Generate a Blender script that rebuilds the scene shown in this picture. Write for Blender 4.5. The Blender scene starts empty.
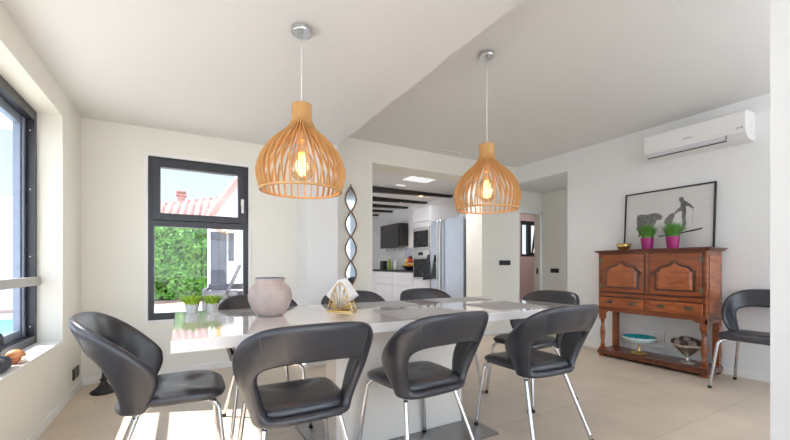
import bpy, bmesh, math, random
from mathutils import Vector, Matrix
from mathutils.bvhtree import BVHTree
PI = math.pi
random.seed(7)
S = bpy.context.scene
COL = S.collection

# ------------------------------------------------------------------ materials
def mat(name, col, rough=0.5, metal=0.0, noise=0.0, nscale=8.0, bump=0.0, bscale=60.0, coat=0.0, spec=0.5, emit=None, estr=0.0, sheen=0.0):
    m = bpy.data.materials.new(name); m.use_nodes = True
    nt = m.node_tree; b = nt.nodes['Principled BSDF']
    b.inputs['Base Color'].default_value = (*col, 1)
    b.inputs['Roughness'].default_value = rough
    b.inputs['Metallic'].default_value = metal
    b.inputs['Coat Weight'].default_value = coat
    b.inputs['Coat Roughness'].default_value = 0.05
    b.inputs['Specular IOR Level'].default_value = spec
    if sheen: b.inputs['Sheen Weight'].default_value = sheen
    if emit:
        b.inputs['Emission Color'].default_value = (*emit, 1); b.inputs['Emission Strength'].default_value = estr
    tc = nt.nodes.new('ShaderNodeTexCoord')
    if noise:
        n = nt.nodes.new('ShaderNodeTexNoise'); n.inputs['Scale'].default_value = nscale; n.inputs['Detail'].default_value = 4
        nt.links.new(tc.outputs['Object'], n.inputs['Vector'])
        r = nt.nodes.new('ShaderNodeValToRGB')
        r.color_ramp.elements[0].position = 0.3; r.color_ramp.elements[1].position = 0.7
        r.color_ramp.elements[0].color = (*[c * (1 - noise) for c in col], 1)
        r.color_ramp.elements[1].color = (*[min(1, c * (1 + noise)) for c in col], 1)
        nt.links.new(n.outputs['Fac'], r.inputs['Fac']); nt.links.new(r.outputs['Color'], b.inputs['Base Color'])
    if bump:
        n2 = nt.nodes.new('ShaderNodeTexNoise'); n2.inputs['Scale'].default_value = bscale
        nt.links.new(tc.outputs['Object'], n2.inputs['Vector'])
        bp = nt.nodes.new('ShaderNodeBump'); bp.inputs['Strength'].default_value = bump; bp.inputs['Distance'].default_value = 0.004
        nt.links.new(n2.outputs['Fac'], bp.inputs['Height']); nt.links.new(bp.outputs['Normal'], b.inputs['Normal'])
    return m

def wood(name, c1, c2, scale=(3, 3, 40), rough=0.35, coat=0.0):
    m = mat(name, c1, rough, coat=coat); nt = m.node_tree; b = nt.nodes['Principled BSDF']
    tc = nt.nodes.new('ShaderNodeTexCoord'); mp = nt.nodes.new('ShaderNodeMapping'); mp.inputs['Scale'].default_value = scale
    n = nt.nodes.new('ShaderNodeTexNoise'); n.inputs['Scale'].default_value = 1.6; n.inputs['Detail'].default_value = 6; n.inputs['Distortion'].default_value = 0.8
    r = nt.nodes.new('ShaderNodeValToRGB'); r.color_ramp.elements[0].position = .32; r.color_ramp.elements[1].position = .7
    r.color_ramp.elements[0].color = (*c1, 1); r.color_ramp.elements[1].color = (*c2, 1)
    nt.links.new(tc.outputs['Object'], mp.inputs['Vector']); nt.links.new(mp.outputs['Vector'], n.inputs['Vector'])
    nt.links.new(n.outputs['Fac'], r.inputs['Fac']); nt.links.new(r.outputs['Color'], b.inputs['Base Color'])
    return m

def glass(name, tint=(1, 1, 1), refl=0.06, edge=0.0):
    m = bpy.data.materials.new(name); m.use_nodes = True; nt = m.node_tree; nt.nodes.clear()
    o = nt.nodes.new('ShaderNodeOutputMaterial'); t = nt.nodes.new('ShaderNodeBsdfTransparent'); g = nt.nodes.new('ShaderNodeBsdfGlossy')
    t.inputs['Color'].default_value = (*tint, 1); g.inputs['Roughness'].default_value = 0.02
    mx = nt.nodes.new('ShaderNodeMixShader'); mx.inputs[0].default_value = refl
    if edge:
        lw = nt.nodes.new('ShaderNodeLayerWeight'); lw.inputs['Blend'].default_value = .25
        mr = nt.nodes.new('ShaderNodeMapRange'); mr.inputs[3].default_value = refl; mr.inputs[4].default_value = edge
        nt.links.new(lw.outputs['Facing'], mr.inputs[0]); nt.links.new(mr.outputs[0], mx.inputs[0])
    nt.links.new(t.outputs[0], mx.inputs[1]); nt.links.new(g.outputs[0], mx.inputs[2]); nt.links.new(mx.outputs[0], o.inputs[0])
    return m

def floor_mat():
    m = mat('floor_tile', (.44, .35, .26), .42); nt = m.node_tree; b = nt.nodes['Principled BSDF']
    tc = nt.nodes.new('ShaderNodeTexCoord')
    br = nt.nodes.new('ShaderNodeTexBrick')
    br.offset = 0.5; br.inputs['Scale'].default_value = 1.0; br.inputs['Brick Width'].default_value = 1.2; br.inputs['Row Height'].default_value = 0.6
    br.inputs['Mortar Size'].default_value = 0.0025
    br.inputs['Color1'].default_value = (.66, .545, .435, 1); br.inputs['Color2'].default_value = (.615, .505, .40, 1); br.inputs['Mortar'].default_value = (.46, .375, .295, 1)
    n = nt.nodes.new('ShaderNodeTexNoise'); n.inputs['Scale'].default_value = 2.2; n.inputs['Detail'].default_value = 7
    mr = nt.nodes.new('ShaderNodeMapRange'); mr.inputs[1].default_value = .25; mr.inputs[2].default_value = .75; mr.inputs[3].default_value = .88; mr.inputs[4].default_value = 1.1
    mx = nt.nodes.new('ShaderNodeMixRGB'); mx.blend_type = 'MULTIPLY'; mx.inputs[0].default_value = 1
    nt.links.new(tc.outputs['Object'], br.inputs['Vector']); nt.links.new(tc.outputs['Object'], n.inputs['Vector'])
    nt.links.new(n.outputs['Fac'], mr.inputs[0]); nt.links.new(br.outputs['Color'], mx.inputs[1]); nt.links.new(mr.outputs[0], mx.inputs[2])
    nt.links.new(mx.outputs[0], b.inputs['Base Color'])
    return m

M = dict(
    wall=mat('wall_paint', (.80, .78, .715), .85, bump=.08, bscale=90),
    wallr=mat('wall_paint_white', (.785, .79, .795), .85, bump=.08, bscale=90),
    ceil=mat('ceiling_paint', (.745, .74, .73), .9),
    white=mat('white_paint', (.82, .81, .79), .5),
    kwall=mat('kitchen_wall_paint', (.82, .815, .81), .8),
    pink=mat('pink_wall_paint', (.58, .48, .46), .85),
    floor=floor_mat(),
    frame=mat('anthracite_aluminium', (.040, .042, .052), .35, .3, noise=.1, nscale=30),
    sash=mat('sash_aluminium', (.23, .27, .36), .35, .3, noise=.06, nscale=20),
    rail=mat('grey_rail', (.42, .41, .40), .5, noise=.05),
    glass=glass('window_glass', (1, 1, 1), .018),
    leather=mat('charcoal_leather', (.025, .026, .034), .31, bump=.16, bscale=170, noise=.12, nscale=9, spec=.7),
    seam=mat('leather_stitching', (.075, .075, .08), .6, noise=.1),
    chrome=mat('chrome', (.62, .62, .64), .12, 1, noise=.04, nscale=20),
    rubber=mat('black_rubber', (.015, .015, .016), .6, noise=.1),
    table=mat('white_gloss_lacquer', (.75, .715, .70), .05, noise=.012, nscale=3, coat=.6, spec=.6),
    pedestal=mat('cream_lacquer', (.70, .655, .61), .4, noise=.02, nscale=3),
    steel=mat('brushed_steel', (.30, .29, .285), .28, 1, noise=.06, nscale=40),
    mat_=mat('woven_grey_vinyl', (.34, .335, .345), .55, noise=.10, nscale=160, bump=.3, bscale=260),
    lampwood=wood('bamboo_veneer', (.54, .285, .10), (.68, .39, .155), (8, 8, 3), .45),
    socketwood=wood('socket_wood', (.55, .30, .12), (.68, .40, .18), (8, 8, 3), .5),
    cord=mat('white_cord', (.80, .80, .79), .5, noise=.03),
    bulb=glass('amber_bulb_glass', (1.0, .84, .62), .09, .6),
    fil=mat('glowing_filament', (1, .6, .2), .5, emit=(1, .56, .18), estr=7, noise=.05),
    brass=mat('brass', (.72, .50, .19), .28, 1, noise=.12, nscale=14),
    gold=mat('gold_metal', (.75, .52, .20), .3, 1, noise=.1, nscale=20),
    napkin=mat('white_napkin_paper', (.82, .80, .79), .9, bump=.2, bscale=120),
    vase=mat('pink_glazed_ceramic', (.47, .38, .35), .38, noise=.14, nscale=9, bump=.15, bscale=22),
    vasein=mat('blue_grey_glaze', (.16, .18, .23), .4, noise=.15, nscale=18),
    bwood=wood('red_brown_oak', (.19, .045, .014), (.33, .090, .026), (2, 2, 14), .26, .45),
    bwoodh=wood('red_brown_oak_panel', (.27, .068, .018), (.43, .125, .036), (2, 4, 14), .24, .5),
    bdark=wood('dark_oak_moulding', (.085, .021, .009), (.17, .046, .017), (2, 26, 2), .3, .35),
    bmould=wood('carved_moulding', (.055, .014, .006), (.10, .028, .011), (2, 14, 2), .3, .4),
    gap_shade=mat('dark_gap_shade', (.035, .012, .006), .7, noise=.1),  # dark sheets that paint the shade around cabinet doors, slide and drawers
    antbrass=mat('dull_brass_fittings', (.17, .145, .10), .42, 1, noise=.15, nscale=30),
    pot=mat('magenta_pot', (.38, .02, .17), .35, noise=.12, nscale=40),
    soil=mat('dark_soil', (.05, .035, .025), .9, noise=.3, nscale=60),
    grass=mat('fake_grass_green', (.11, .30, .05), .6, noise=.35, nscale=40),
    grassy=mat('lime_grass', (.38, .58, .045), .6, noise=.3, nscale=40),
    wpot=mat('white_cement_pot', (.52, .52, .51), .7, noise=.06, nscale=40),
    ac=mat('white_ac_plastic', (.80, .79, .79), .35, noise=.01),
    acflap=mat('pale_grey_ac_flap', (.66, .66, .69), .35, noise=.01),
    acdark=mat('ac_dark_slot', (.05, .05, .055), .5, noise=.1),
    acgrey=mat('ac_grey_marking', (.36, .36, .38), .5, noise=.05),
    black=mat('black_plastic', (.018, .018, .02), .35, noise=.1),
    paper=mat('art_paper', (.72, .71, .70), .8, noise=.015, nscale=6),
    ink=mat('grey_ink', (.15, .145, .145), .8, noise=.35, nscale=30),
    inkd=mat('dark_ink', (.05, .05, .05), .8, noise=.3, nscale=30),
    picglass=glass('picture_glass', (1, 1, 1), .05),
    mirror=mat('mirror_glass', (.34, .37, .40), .03, 1, noise=.02),
    bronze=mat('bronze_frame', (.22, .095, .035), .4, .5, noise=.25, nscale=30),
    iron=mat('black_iron', (.028, .026, .026), .45, .4, noise=.3, nscale=30),
    turq=mat('turquoise_glaze', (.03, .43, .50), .22, noise=.3, nscale=30, coat=.4),
    turqw=mat('white_dotted_glaze', (.62, .74, .74), .3, noise=.3, nscale=55),
    silver=mat('tarnished_silver', (.55, .51, .45), .35, 1, noise=.3, nscale=40, bump=.6, bscale=80),
    cone2=mat('pale_pinecone', (.42, .33, .30), .7, noise=.5, nscale=45),
    cone=mat('pinecone_brown', (.09, .06, .05), .7, noise=.5, nscale=60),
    fwhite=mat('white_gloss_front', (.78, .77, .79), .3, noise=.01),
    worktop=mat('black_worktop', (.02, .02, .022), .25, noise=.2, nscale=60),
    inox=mat('stainless_steel', (.40, .425, .47), .36, .9, noise=.05, nscale=50),
    ovenglass=mat('oven_black_glass', (.025, .027, .03), .12, noise=.1),
    inoxtrim=mat('oven_steel_trim', (.60, .58, .55), .3, .8, noise=.05),
    towel=mat('dark_towel', (.028, .032, .042), .95, noise=.2, nscale=60, bump=.4, bscale=120),
    beam=wood('dark_beam_wood', (.016, .012, .010), (.035, .026, .02), (20, 2, 2), .6),
    tile=mat('patterned_splash_tile', (.52, .56, .64), .3, noise=.45, nscale=28),
    redf=mat('red_fruit_skin', (.62, .03, .03), .35, noise=.2), orangef=mat('orange_fruit_skin', (.85, .28, .02), .45, noise=.1, bump=.2),
    yellowf=mat('yellow_fruit_skin', (.80, .55, .05), .45, noise=.1), greenf=mat('green_fruit_skin', (.30, .42, .06), .45, noise=.15),
    darkf=mat('dark_plum_skin', (.06, .02, .04), .35, noise=.2),
    bottle=mat('green_bottle', (.22, .34, .06), .25, noise=.2), clear=mat('pale_jar', (.60, .62, .58), .25, noise=.05),
    spot=mat('lit_spot_lens', (1, .7, .4), .5, emit=(1, .55, .25), estr=6, noise=.02),
    panel=mat('lit_ceiling_panel', (.8, .8, .8), .5, emit=(.95, .98, 1), estr=.55, noise=.01),
    ground=mat('pale_terrace_paving', (.66, .62, .57), .8, noise=.06, nscale=1.5),
    clay=mat('terracotta_paving', (.52, .30, .22), .85, noise=.12, nscale=3),
    pool=mat('pool_water', (.02, .34, .46), .3, noise=.12, nscale=2.5, bump=.3, bscale=4),
    extw=mat('exterior_render_white', (.82, .80, .78), .9, noise=.03, nscale=1.5),
    roof=mat('terracotta_roof_tile', (.46, .24, .20), .85, noise=.2, nscale=5),
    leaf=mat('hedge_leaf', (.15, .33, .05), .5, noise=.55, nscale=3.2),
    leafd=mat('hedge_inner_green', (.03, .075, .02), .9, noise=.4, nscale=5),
    shutter=mat('dark_shutter', (.085, .085, .105), .5, noise=.15, nscale=5),
    bench=mat('weathered_bench_wood', (.13, .12, .135), .8, noise=.15, nscale=20),
    orange=mat('orange_post', (.80, .36, .10), .7, noise=.08),
    stone=mat('dark_slate_knit', (.055, .062, .085), .75, noise=.2, nscale=25, bump=.4, bscale=90),
    shell=mat('orange_shell', (.72, .30, .13), .4, noise=.35, nscale=22),
    shellw=mat('white_shell_lip', (.78, .70, .62), .4, noise=.15, nscale=22),
    handle=mat('white_handle', (.78, .78, .80), .35, noise=.02),
)

# ------------------------------------------------------------------ mesh helpers
def obj(name, bm, m, parent=None, smooth=False, angle=None):
    me = bpy.data.meshes.new(name)
    bmesh.ops.recalc_face_normals(bm, faces=bm.faces[:])
    bm.to_mesh(me); bm.free()
    for mm in (m if isinstance(m, (list, tuple)) else [m]): me.materials.append(mm)
    if smooth:
        for p in me.polygons: p.use_smooth = True
        if angle is not None: me.set_sharp_from_angle(angle=math.radians(angle))
    o = bpy.data.objects.new(name, me); COL.objects.link(o)
    if parent: o.parent = parent
    return o

def empty(name, loc=(0, 0, 0), rz=0):
    o = bpy.data.objects.new(name, None); COL.objects.link(o); o.location = loc; o.rotation_euler.z = rz; o.empty_display_size = .05
    return o

def tag(o, label, cat, group=None, kind=None):
    o['label'] = label; o['category'] = cat
    if group: o['group'] = group
    if kind: o['kind'] = kind
    return o

def struct(o):
    o['kind'] = 'structure'; return o

def B(): return bmesh.new()

def box(bm, x0, x1, y0, y1, z0, z1, bev=0.0, mi=0, mtx=None):
    r = bmesh.ops.create_cube(bm, size=1)
    for v in r['verts']:
        v.co = Vector(((x0 + x1) / 2 + v.co.x * (x1 - x0), (y0 + y1) / 2 + v.co.y * (y1 - y0), (z0 + z1) / 2 + v.co.z * (z1 - z0)))
        if mtx: v.co = mtx @ v.co
    fs = list({f for v in r['verts'] for f in v.link_faces})
    for f in fs: f.material_index = mi
    if bev:
        es = list({e for f in fs for e in f.edges})
        rr = bmesh.ops.bevel(bm, geom=es, offset=bev, segments=2, profile=.5, affect='EDGES')
        for f in rr['faces']: f.material_index = mi
    return bm

def lathe(bm, prof, seg=32, c=(0, 0, 0), mi=0, close=True):
    rings = []
    for r, z in prof:
        if r < 1e-6: rings.append([bm.verts.new((c[0], c[1], c[2] + z))])
        else: rings.append([bm.verts.new((c[0] + r * math.cos(2 * PI * k / seg), c[1] + r * math.sin(2 * PI * k / seg), c[2] + z)) for k in range(seg)])
    for a, b in zip(rings, rings[1:]):
        for k in range(seg):
            k2 = (k + 1) % seg
            if len(a) == 1 and len(b) == 1: continue
            if len(a) == 1: f = bm.faces.new((a[0], b[k], b[k2]))
            elif len(b) == 1: f = bm.faces.new((a[k], a[k2], b[0]))
            else: f = bm.faces.new((a[k], a[k2], b[k2], b[k]))
            f.material_index = mi
    if close:
        for ring in (rings[0], rings[-1]):
            if len(ring) > 2:
                f = bm.faces.new(ring); f.material_index = mi
    return bm

def smooth_path(pts, n=6):
    P = [Vector(p) for p in pts]; out = []
    for i in range(len(P) - 1):
        p0 = P[max(i - 1, 0)]; p1 = P[i]; p2 = P[i + 1]; p3 = P[min(i + 2, len(P) - 1)]
        for k in range(n):
            t = k / n
            out.append(.5 * ((2 * p1) + (p2 - p0) * t + (2 * p0 - 5 * p1 + 4 * p2 - p3) * t * t + (3 * p1 - p0 - 3 * p2 + p3) * t ** 3))
    out.append(P[-1]); return out

def tube(bm, pts, r, seg=10, closed=False, mi=0):
    pts = [Vector(p) for p in pts]; n = len(pts); rings = []; nrm = None
    for i, p in enumerate(pts):
        if closed: d = pts[(i + 1) % n] - pts[i - 1]
        else: d = pts[min(i + 1, n - 1)] - pts[max(i - 1, 0)]
        d.normalize()
        if nrm is None:
            nrm = d.orthogonal().normalized()
        else:
            nrm = (nrm - d * nrm.dot(d)).normalized()
        bn = d.cross(nrm); rr = r[i] if isinstance(r, (list, tuple)) else r
        rings.append([bm.verts.new(p + (nrm * math.cos(2 * PI * k / seg) + bn * math.sin(2 * PI * k / seg)) * rr) for k in range(seg)])
    m = n if closed else n - 1
    for i in range(m):
        a = rings[i]; b = rings[(i + 1) % n]
        for k in range(seg):
            f = bm.faces.new((a[k], a[(k + 1) % seg], b[(k + 1) % seg], b[k])); f.material_index = mi
    if not closed:
        for q in (rings[0], rings[-1]):
            f = bm.faces.new(q); f.material_index = mi
    return bm

def prism(bm, poly, h, fn, mi=0):
    """extrude a 2D polygon: fn(u, v, w) -> 3D, w from 0 to h"""
    a = [bm.verts.new(fn(u, v, 0)) for u, v in poly]; b = [bm.verts.new(fn(u, v, h)) for u, v in poly]
    fs = [bm.faces.new(a), bm.faces.new(b)]
    n = len(a)
    for i in range(n): fs.append(bm.faces.new((a[i], a[(i + 1) % n], b[(i + 1) % n], b[i])))
    for f in fs: f.material_index = mi
    return bm

def loft(bm, rings, mi=0, cap=True):
    rr = [[bm.verts.new(p) for p in r] for r in rings]; n = len(rr[0])
    for a, b in zip(rr, rr[1:]):
        for k in range(n): bm.faces.new((a[k], a[(k + 1) % n], b[(k + 1) % n], b[k])).material_index = mi
    if cap:
        for q in (rr[0], rr[-1]):
            c = Vector((0, 0, 0))
            for v in q: c += v.co
            c = bm.verts.new(c / n)
            for k in range(n): bm.faces.new((q[k], q[(k + 1) % n], c)).material_index = mi
    return bm

def copy_tree(o, parent=None):
    c = o.copy(); COL.objects.link(c)
    if parent: c.parent = parent
    for ch in list(o.children): copy_tree(ch, c)
    return c

# ------------------------------------------------------------------ camera
cam = bpy.data.cameras.new('camera'); co = bpy.data.objects.new('camera', cam); COL.objects.link(co)
co.location = (0, 0, 1.06); co.rotation_euler = (PI / 2, 0, -math.radians(29.5))
cam.sensor_width = 36; cam.lens = 36 * 373 / 790; cam.shift_y = 45 / 790; cam.clip_start = .02; cam.clip_end = 200
S.camera = co

# ------------------------------------------------------------------ room constants
XL, XR, YB, ZL, ZR = -.787, 4.593, 4.22, 2.361, 2.609
YS = -2.6                                   # room end behind the camera, left open to let skylight in
WX0, WX1, WZ0, WZ1 = -.296, .596, .533, 2.097   # back window
LY1, LY0, LZ0, LZ1 = 3.64, -1.6, .50, 2.169     # left window
KX0, KX1, KZ = 2.061, 3.884, 2.347               # kitchen opening
CY0, CY1 = 3.297, 4.125                          # corridor opening

bm = B(); box(bm, -1.05, 9.2, YS, YB + .28, -.12, 0); box(bm, 1.9, 9.2, YB + .28, 9.4, -.12, 0); struct(obj('floor', bm, M['floor']))
bm = B()
box(bm, -1.05, XL, YS, YB + .28, 0, LZ0 - .02); box(bm, -1.05, XL, YS, YB + .28, LZ1, 2.75)
box(bm, -1.05, XL, LY1, YB + .28, LZ0 - .02, LZ1); box(bm, -1.05, XL, YS, LY0, LZ0 - .02, LZ1)
struct(obj('wall_left', bm, M['wall']))
bm = B()
box(bm, XL, WX0, YB, YB + .28, 0, 2.75); box(bm, WX1, 1.11, YB, YB + .28, 0, 2.75)
box(bm, WX0, WX1, YB, YB + .28, 0, WZ0); box(bm, WX0, WX1, YB, YB + .28, WZ1, 2.75)
struct(obj('wall_back', bm, M['wall']))
bm = B(); box(bm, 1.115, 1.452, 3.83, YB + .02, 0, ZL + .1); struct(obj('wall_pier', bm, M['wallr']))
bm = B()
box(bm, 1.11, KX0, YB, YB + .36, 0, 2.75); box(bm, KX1, 4.68, YB, YB + .36, 0, 2.75); box(bm, KX0, KX1, YB, YB + .36, KZ, 2.75)
struct(obj('wall_kitchen', bm, M['wall']))
bm = B()
box(bm, XR, XR + .16, YS, CY0, 0, 2.75); box(bm, XR, XR + .16, CY0, YB, KZ, 2.75)
struct(obj('wall_right', bm, M['wallr']))
bm = B(); box(bm, 1.9, 2.05, -.75, .521, 0, ZR); struct(obj('wall_near', bm, M['wallr']))
bm = B(); box(bm, -1.05, 1.448, YS, YB + .2, ZL, 2.76); struct(obj('ceiling', bm, M['ceil']))
bm = B(); box(bm, 1.448, XR + .16, YS, YB + .2, ZR, 2.76); struct(obj('ceiling_raised', bm, M['ceil']))
# baseboards
bm = B(); box(bm, XL, XL + .012, LY0, YB, 0, .065, .003); struct(obj('baseboard_left', bm, M['white']))
bm = B(); box(bm, XL, 1.115, YB - .012, YB, 0, .065, .003); struct(obj('baseboard_back', bm, M['white']))
bm = B(); box(bm, XR - .012, XR, YS, CY0, 0, .065, .003); struct(obj('baseboard_right', bm, M['white']))
bm = B(); box(bm, 1.452, KX0, YB - .012, YB, 0, .065, .003); box(bm, KX1, XR, YB - .012, YB, 0, .065, .003); struct(obj('baseboard_kitchen', bm, M['white']))

# corridor and the pink room beyond it
bm = B()
box(bm, 5.625, 5.75, CY0 - 1.5, 4.545, 0, 2.7)
struct(obj('wall_corridor', bm, M['wall']))
bm = B()
box(bm, 4.68, 4.84, 4.545, 4.66, 0, 2.7); box(bm, 5.548, 5.75, 4.545, 4.66, 0, 2.7); box(bm, 4.84, 5.548, 4.545, 4.66, 1.966, 2.7)
struct(obj('wall_corridor_end', bm, M['wall']))
bm = B(); box(bm, XR + .16, 5.75, CY0 - 1.5, YB, KZ, 2.7); box(bm, 4.68, 5.75, YB, 4.66, KZ, 2.7); struct(obj('ceiling_corridor', bm, M['ceil']))
bm = B()
for a, b_ in ((4.84 - .06, 4.84), (5.548, 5.548 + .06)): box(bm, a, b_, 4.53, 4.545, 0, 2.02, .003)
box(bm, 4.78, 5.608, 4.53, 4.545, 1.966, 2.026, .003)
struct(obj('trim_1', bm, M['white']))
bm = B(); box(bm, 5.528, 5.5478, 4.57, 4.60, .90, 1.00, .002); tag(obj('door_strike_plate', bm, M['black']), 'small black strike plate on the corridor door jamb', 'door fitting')
PX0, PX1, PZ0, PZ1 = 7.25, 7.93, 1.27, 2.16
bm = B()
box(bm, 4.76, PX0, 6.5, 6.7, 0, 2.7); box(bm, PX1, 9.2, 6.5, 6.7, 0, 2.7); box(bm, PX0, PX1, 6.5, 6.7, 0, PZ0); box(bm, PX0, PX1, 6.5, 6.7, PZ1, 2.7)
box(bm, 9.1, 9.2, 4.66, 6.5, 0, 2.7); box(bm, 5.75, 9.1, 4.60, 4.66, 0, 2.7); box(bm, 4.76, 4.83, 4.66, 6.5, 0, 2.7)
struct(obj('wall_pink_room', bm, M['pink']))
bm = B(); box(bm, 4.76, 9.2, 4.66, 6.7, 2.45, 2.6); struct(obj('ceiling_pink_room', bm, M['ceil']))
w = empty('window_3'); struct(w)
bm = B()
box(bm, PX0 + .05, PX1 - .05, 6.501, 6.56, PZ0, PZ0 + .06); box(bm, PX0 + .05, PX1 - .05, 6.501, 6.56, PZ1 - .10, PZ1); box(bm, PX0, PX0 + .05, 6.5, 6.56, PZ0, PZ1); box(bm, PX1 - .05, PX1, 6.5, 6.56, PZ0, PZ1)
box(bm, 7.50, 7.62, 6.498, 6.56, PZ0 + .06, PZ1 - .10)
obj('window_frame', bm, M['frame'], w)
bm = B(); box(bm, PX0 + .05, PX1 - .05, 6.54, 6.545, PZ0 + .06, PZ1 - .1); obj('pane', bm, M['glass'], w)
sh = Matrix.Translation((0, 6.49, PZ0 + .06)) @ Matrix.Rotation(math.radians(9), 4, 'X') @ Matrix.Translation((0, -6.49, -PZ0 - .06))
bm = B()
box(bm, 7.62, 7.665, 6.47, 6.5, PZ0 + .06, PZ1 - .1, mtx=sh); box(bm, 7.865, 7.91, 6.47, 6.5, PZ0 + .06, PZ1 - .1, mtx=sh)
box(bm, 7.62, 7.91, 6.47, 6.5, PZ0 + .06, PZ0 + .10, mtx=sh); box(bm, 7.62, 7.91, 6.47, 6.5, PZ1 - .14, PZ1 - .1, mtx=sh)
obj('tilted_sash', bm, M['frame'], w)

# ------------------------------------------------------------------ back window
w = empty('window_1'); struct(w)
y0, y1 = YB + .012, YB + .075
bm = B(); t = .047
box(bm, WX0, WX0 + t, y0, y1, WZ0, WZ1); box(bm, WX1 - t, WX1, y0, y1, WZ0, WZ1)
box(bm, WX0 + t, WX1 - t, y0, y1, WZ0, WZ0 + .062); box(bm, WX0 + t, WX1 - t, y0, y1, WZ1 - .035, WZ1)
box(bm, WX0 + t, WX1 - t, y0, y1, 1.432, 1.488)
obj('window_frame', bm, M['frame'], w)
bm = B(); ys0 = YB - .004
sx0, sx1, sz0, sz1 = WX0 + .03, WX1 - .03, 1.492, WZ1 - .02
box(bm, sx0, sx0 + .07, ys0, y1, sz0, sz1, .004); box(bm, sx1 - .07, sx1, ys0, y1, sz0, sz1, .004)
box(bm, sx0 + .07, sx1 - .07, ys0, y1, sz0, sz0 + .068, .004); box(bm, sx0 + .07, sx1 - .07, ys0, y1, sz1 - .075, sz1, .004)
sash = obj('sash', bm, M['frame'], w)
bm = B(); box(bm, sx1 - .045, sx1 - .02, ys0 - .012, ys0, 1.68, 1.75, .004); box(bm, sx1 - .044, sx1 - .022, ys0 - .045, ys0 - .012, 1.715, 1.737, .005); box(bm, sx1 - .046, sx1 - .02, ys0 - .052, ys0 - .034, 1.60, 1.745, .006)
obj('handle', bm, M['handle'], sash)
bm = B(); box(bm, WX0 + t, WX1 - t, y1 - .03, y1 - .026, WZ0 + .06, 1.434); obj('pane', bm, M['glass'], w)
bm = B(); box(bm, sx0 + .07, sx1 - .07, y1 - .03, y1 - .026, sz0 + .066, sz1 - .073); obj('pane', bm, M['glass'], w)
bm = B(); e = .028
box(bm, WX0 - e, WX0, YB - .008, YB + .01, WZ0 - e, WZ1 + e, .003); box(bm, WX1, WX1 + e, YB - .008, YB + .01, WZ0 - e, WZ1 + e, .003)
box(bm, WX0, WX1, YB - .008, YB + .01, WZ1, WZ1 + e, .003); box(bm, WX0, WX1, YB - .008, YB + .01, WZ0 - e, WZ0, .003)
obj('window_trim', bm, M['white'], w)

# ------------------------------------------------------------------ left window
w = empty('window_2'); struct(w)
bm = B(); xf0, xf1 = -1.03, -.93
box(bm, xf0, xf1, LY1 - .045, LY1, LZ0, LZ1); box(bm, xf0, xf1, LY0, LY0 + .1, LZ0, LZ1)
box(bm, xf0, xf1 - .001, LY0 + .1, LY1 - .045, LZ0, LZ0 + .055); box(bm, xf0, xf1 - .001, LY0 + .1, LY1 - .045, LZ1 - .07, LZ1)
obj('window_frame', bm, M['frame'], w)
bm = B()
for (a, b_, xx) in ((LY1 - .12, LY1 - .046, -1.005), (.9, 1.02, -1.005), (LY0 + .1, LY0 + .2, -1.005)):
    box(bm, xx - .02, xx + .02, a, b_, LZ0 + .055, LZ1 - .07, .004); box(bm, xx + .02, xx + .032, a + .02, b_ - .02, LZ0 + .055, LZ1 - .07, .003)
box(bm, -1.025, -.985, LY0 + .2, LY1 - .12, LZ0 + .055, LZ0 + .11, .003); box(bm, -1.025, -.985, LY0 + .2, LY1 - .12, LZ1 - .13, LZ1 - .07, .003)
obj('sash', bm, M['sash'], w)
bm = B(); box(bm, -1.01, -1.005, LY0 + .2, LY1 - .12, LZ0 + .1, LZ1 - .12); obj('pane', bm, M['glass'], w)
bm = B()
for zz in (.62, 1.12, 1.60, 2.02):
    r = bmesh.ops.create_icosphere(bm, subdivisions=1, radius=.006)
    for v in r['verts']: v.co += Vector((-.955, LY1 - .046, zz))
obj('screw', bm, M['handle'], w)
bm = B(); box(bm, -1.0, XL + .006, LY0, LY1, LZ0 - .02, LZ0, .004); struct(obj('trim_2', bm, M['white']))
bm = B(); box(bm, -.928, -.905, LY0 + .05, LY1 - .005, .916, .975, .004)
tag(obj('window_guard_rail', bm, M['rail']), 'flat grey guard rail crossing the large left window', 'rail')

# things on the left sill
r0 = empty('stuffed_ornament', (-.862, 2.70, .50)); tag(r0, 'dark slate rounded ornament lying on the left window sill', 'ornament')
bm = B(); n = 24
rings = []
for zz, k in ((.001, .72), (.018, .98), (.045, 1.0), (.066, .82), (.076, .45)):
    rings.append([Vector((.062 * k * math.cos(2 * PI * i / n), .15 * k * math.sin(2 * PI * i / n), zz)) for i in range(n)])
loft(bm, rings); obj('body', bm, M['stone'], r0, True)
bm = B(); rr = []
for i in range(20):
    a = 2 * PI * i / 20; rr.append((-.03 + .006 * math.sin(a), .10 + .055 * math.cos(a), .125 + .05 * math.sin(a)))
tube(bm, rr, .026, 10, True); obj('loop', bm, M['stone'], r0, True)
sh_ = empty('seashell', (-.848, 2.93, .50), .4); sh_.scale = (.78, .78, .78); tag(sh_, 'orange and white spiral seashell on the left window sill', 'shell')
bm = B(); pts = []; rad = []
for i in range(60):
    a = i * .28; k = 1 - i / 62
    pts.append((.030 * k * math.cos(a), -.06 + .12 * (1 - k), .046 + .03 * k * math.sin(a))); rad.append(.005 + .030 * k)
pts = [(x, y, max(z, r_ + .0005)) for (x, y, z), r_ in zip(pts, rad)]
tube(bm, pts, rad, 10); obj('spiral', bm, M['shell'], sh_, True)
bm = B(); tube(bm, smooth_path([(.03, -.07, .014), (.058, -.03, .013), (.06, .02, .012), (.045, .07, .013)]), .0125, 10); obj('lip', bm, M['shellw'], sh_, True)

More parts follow.
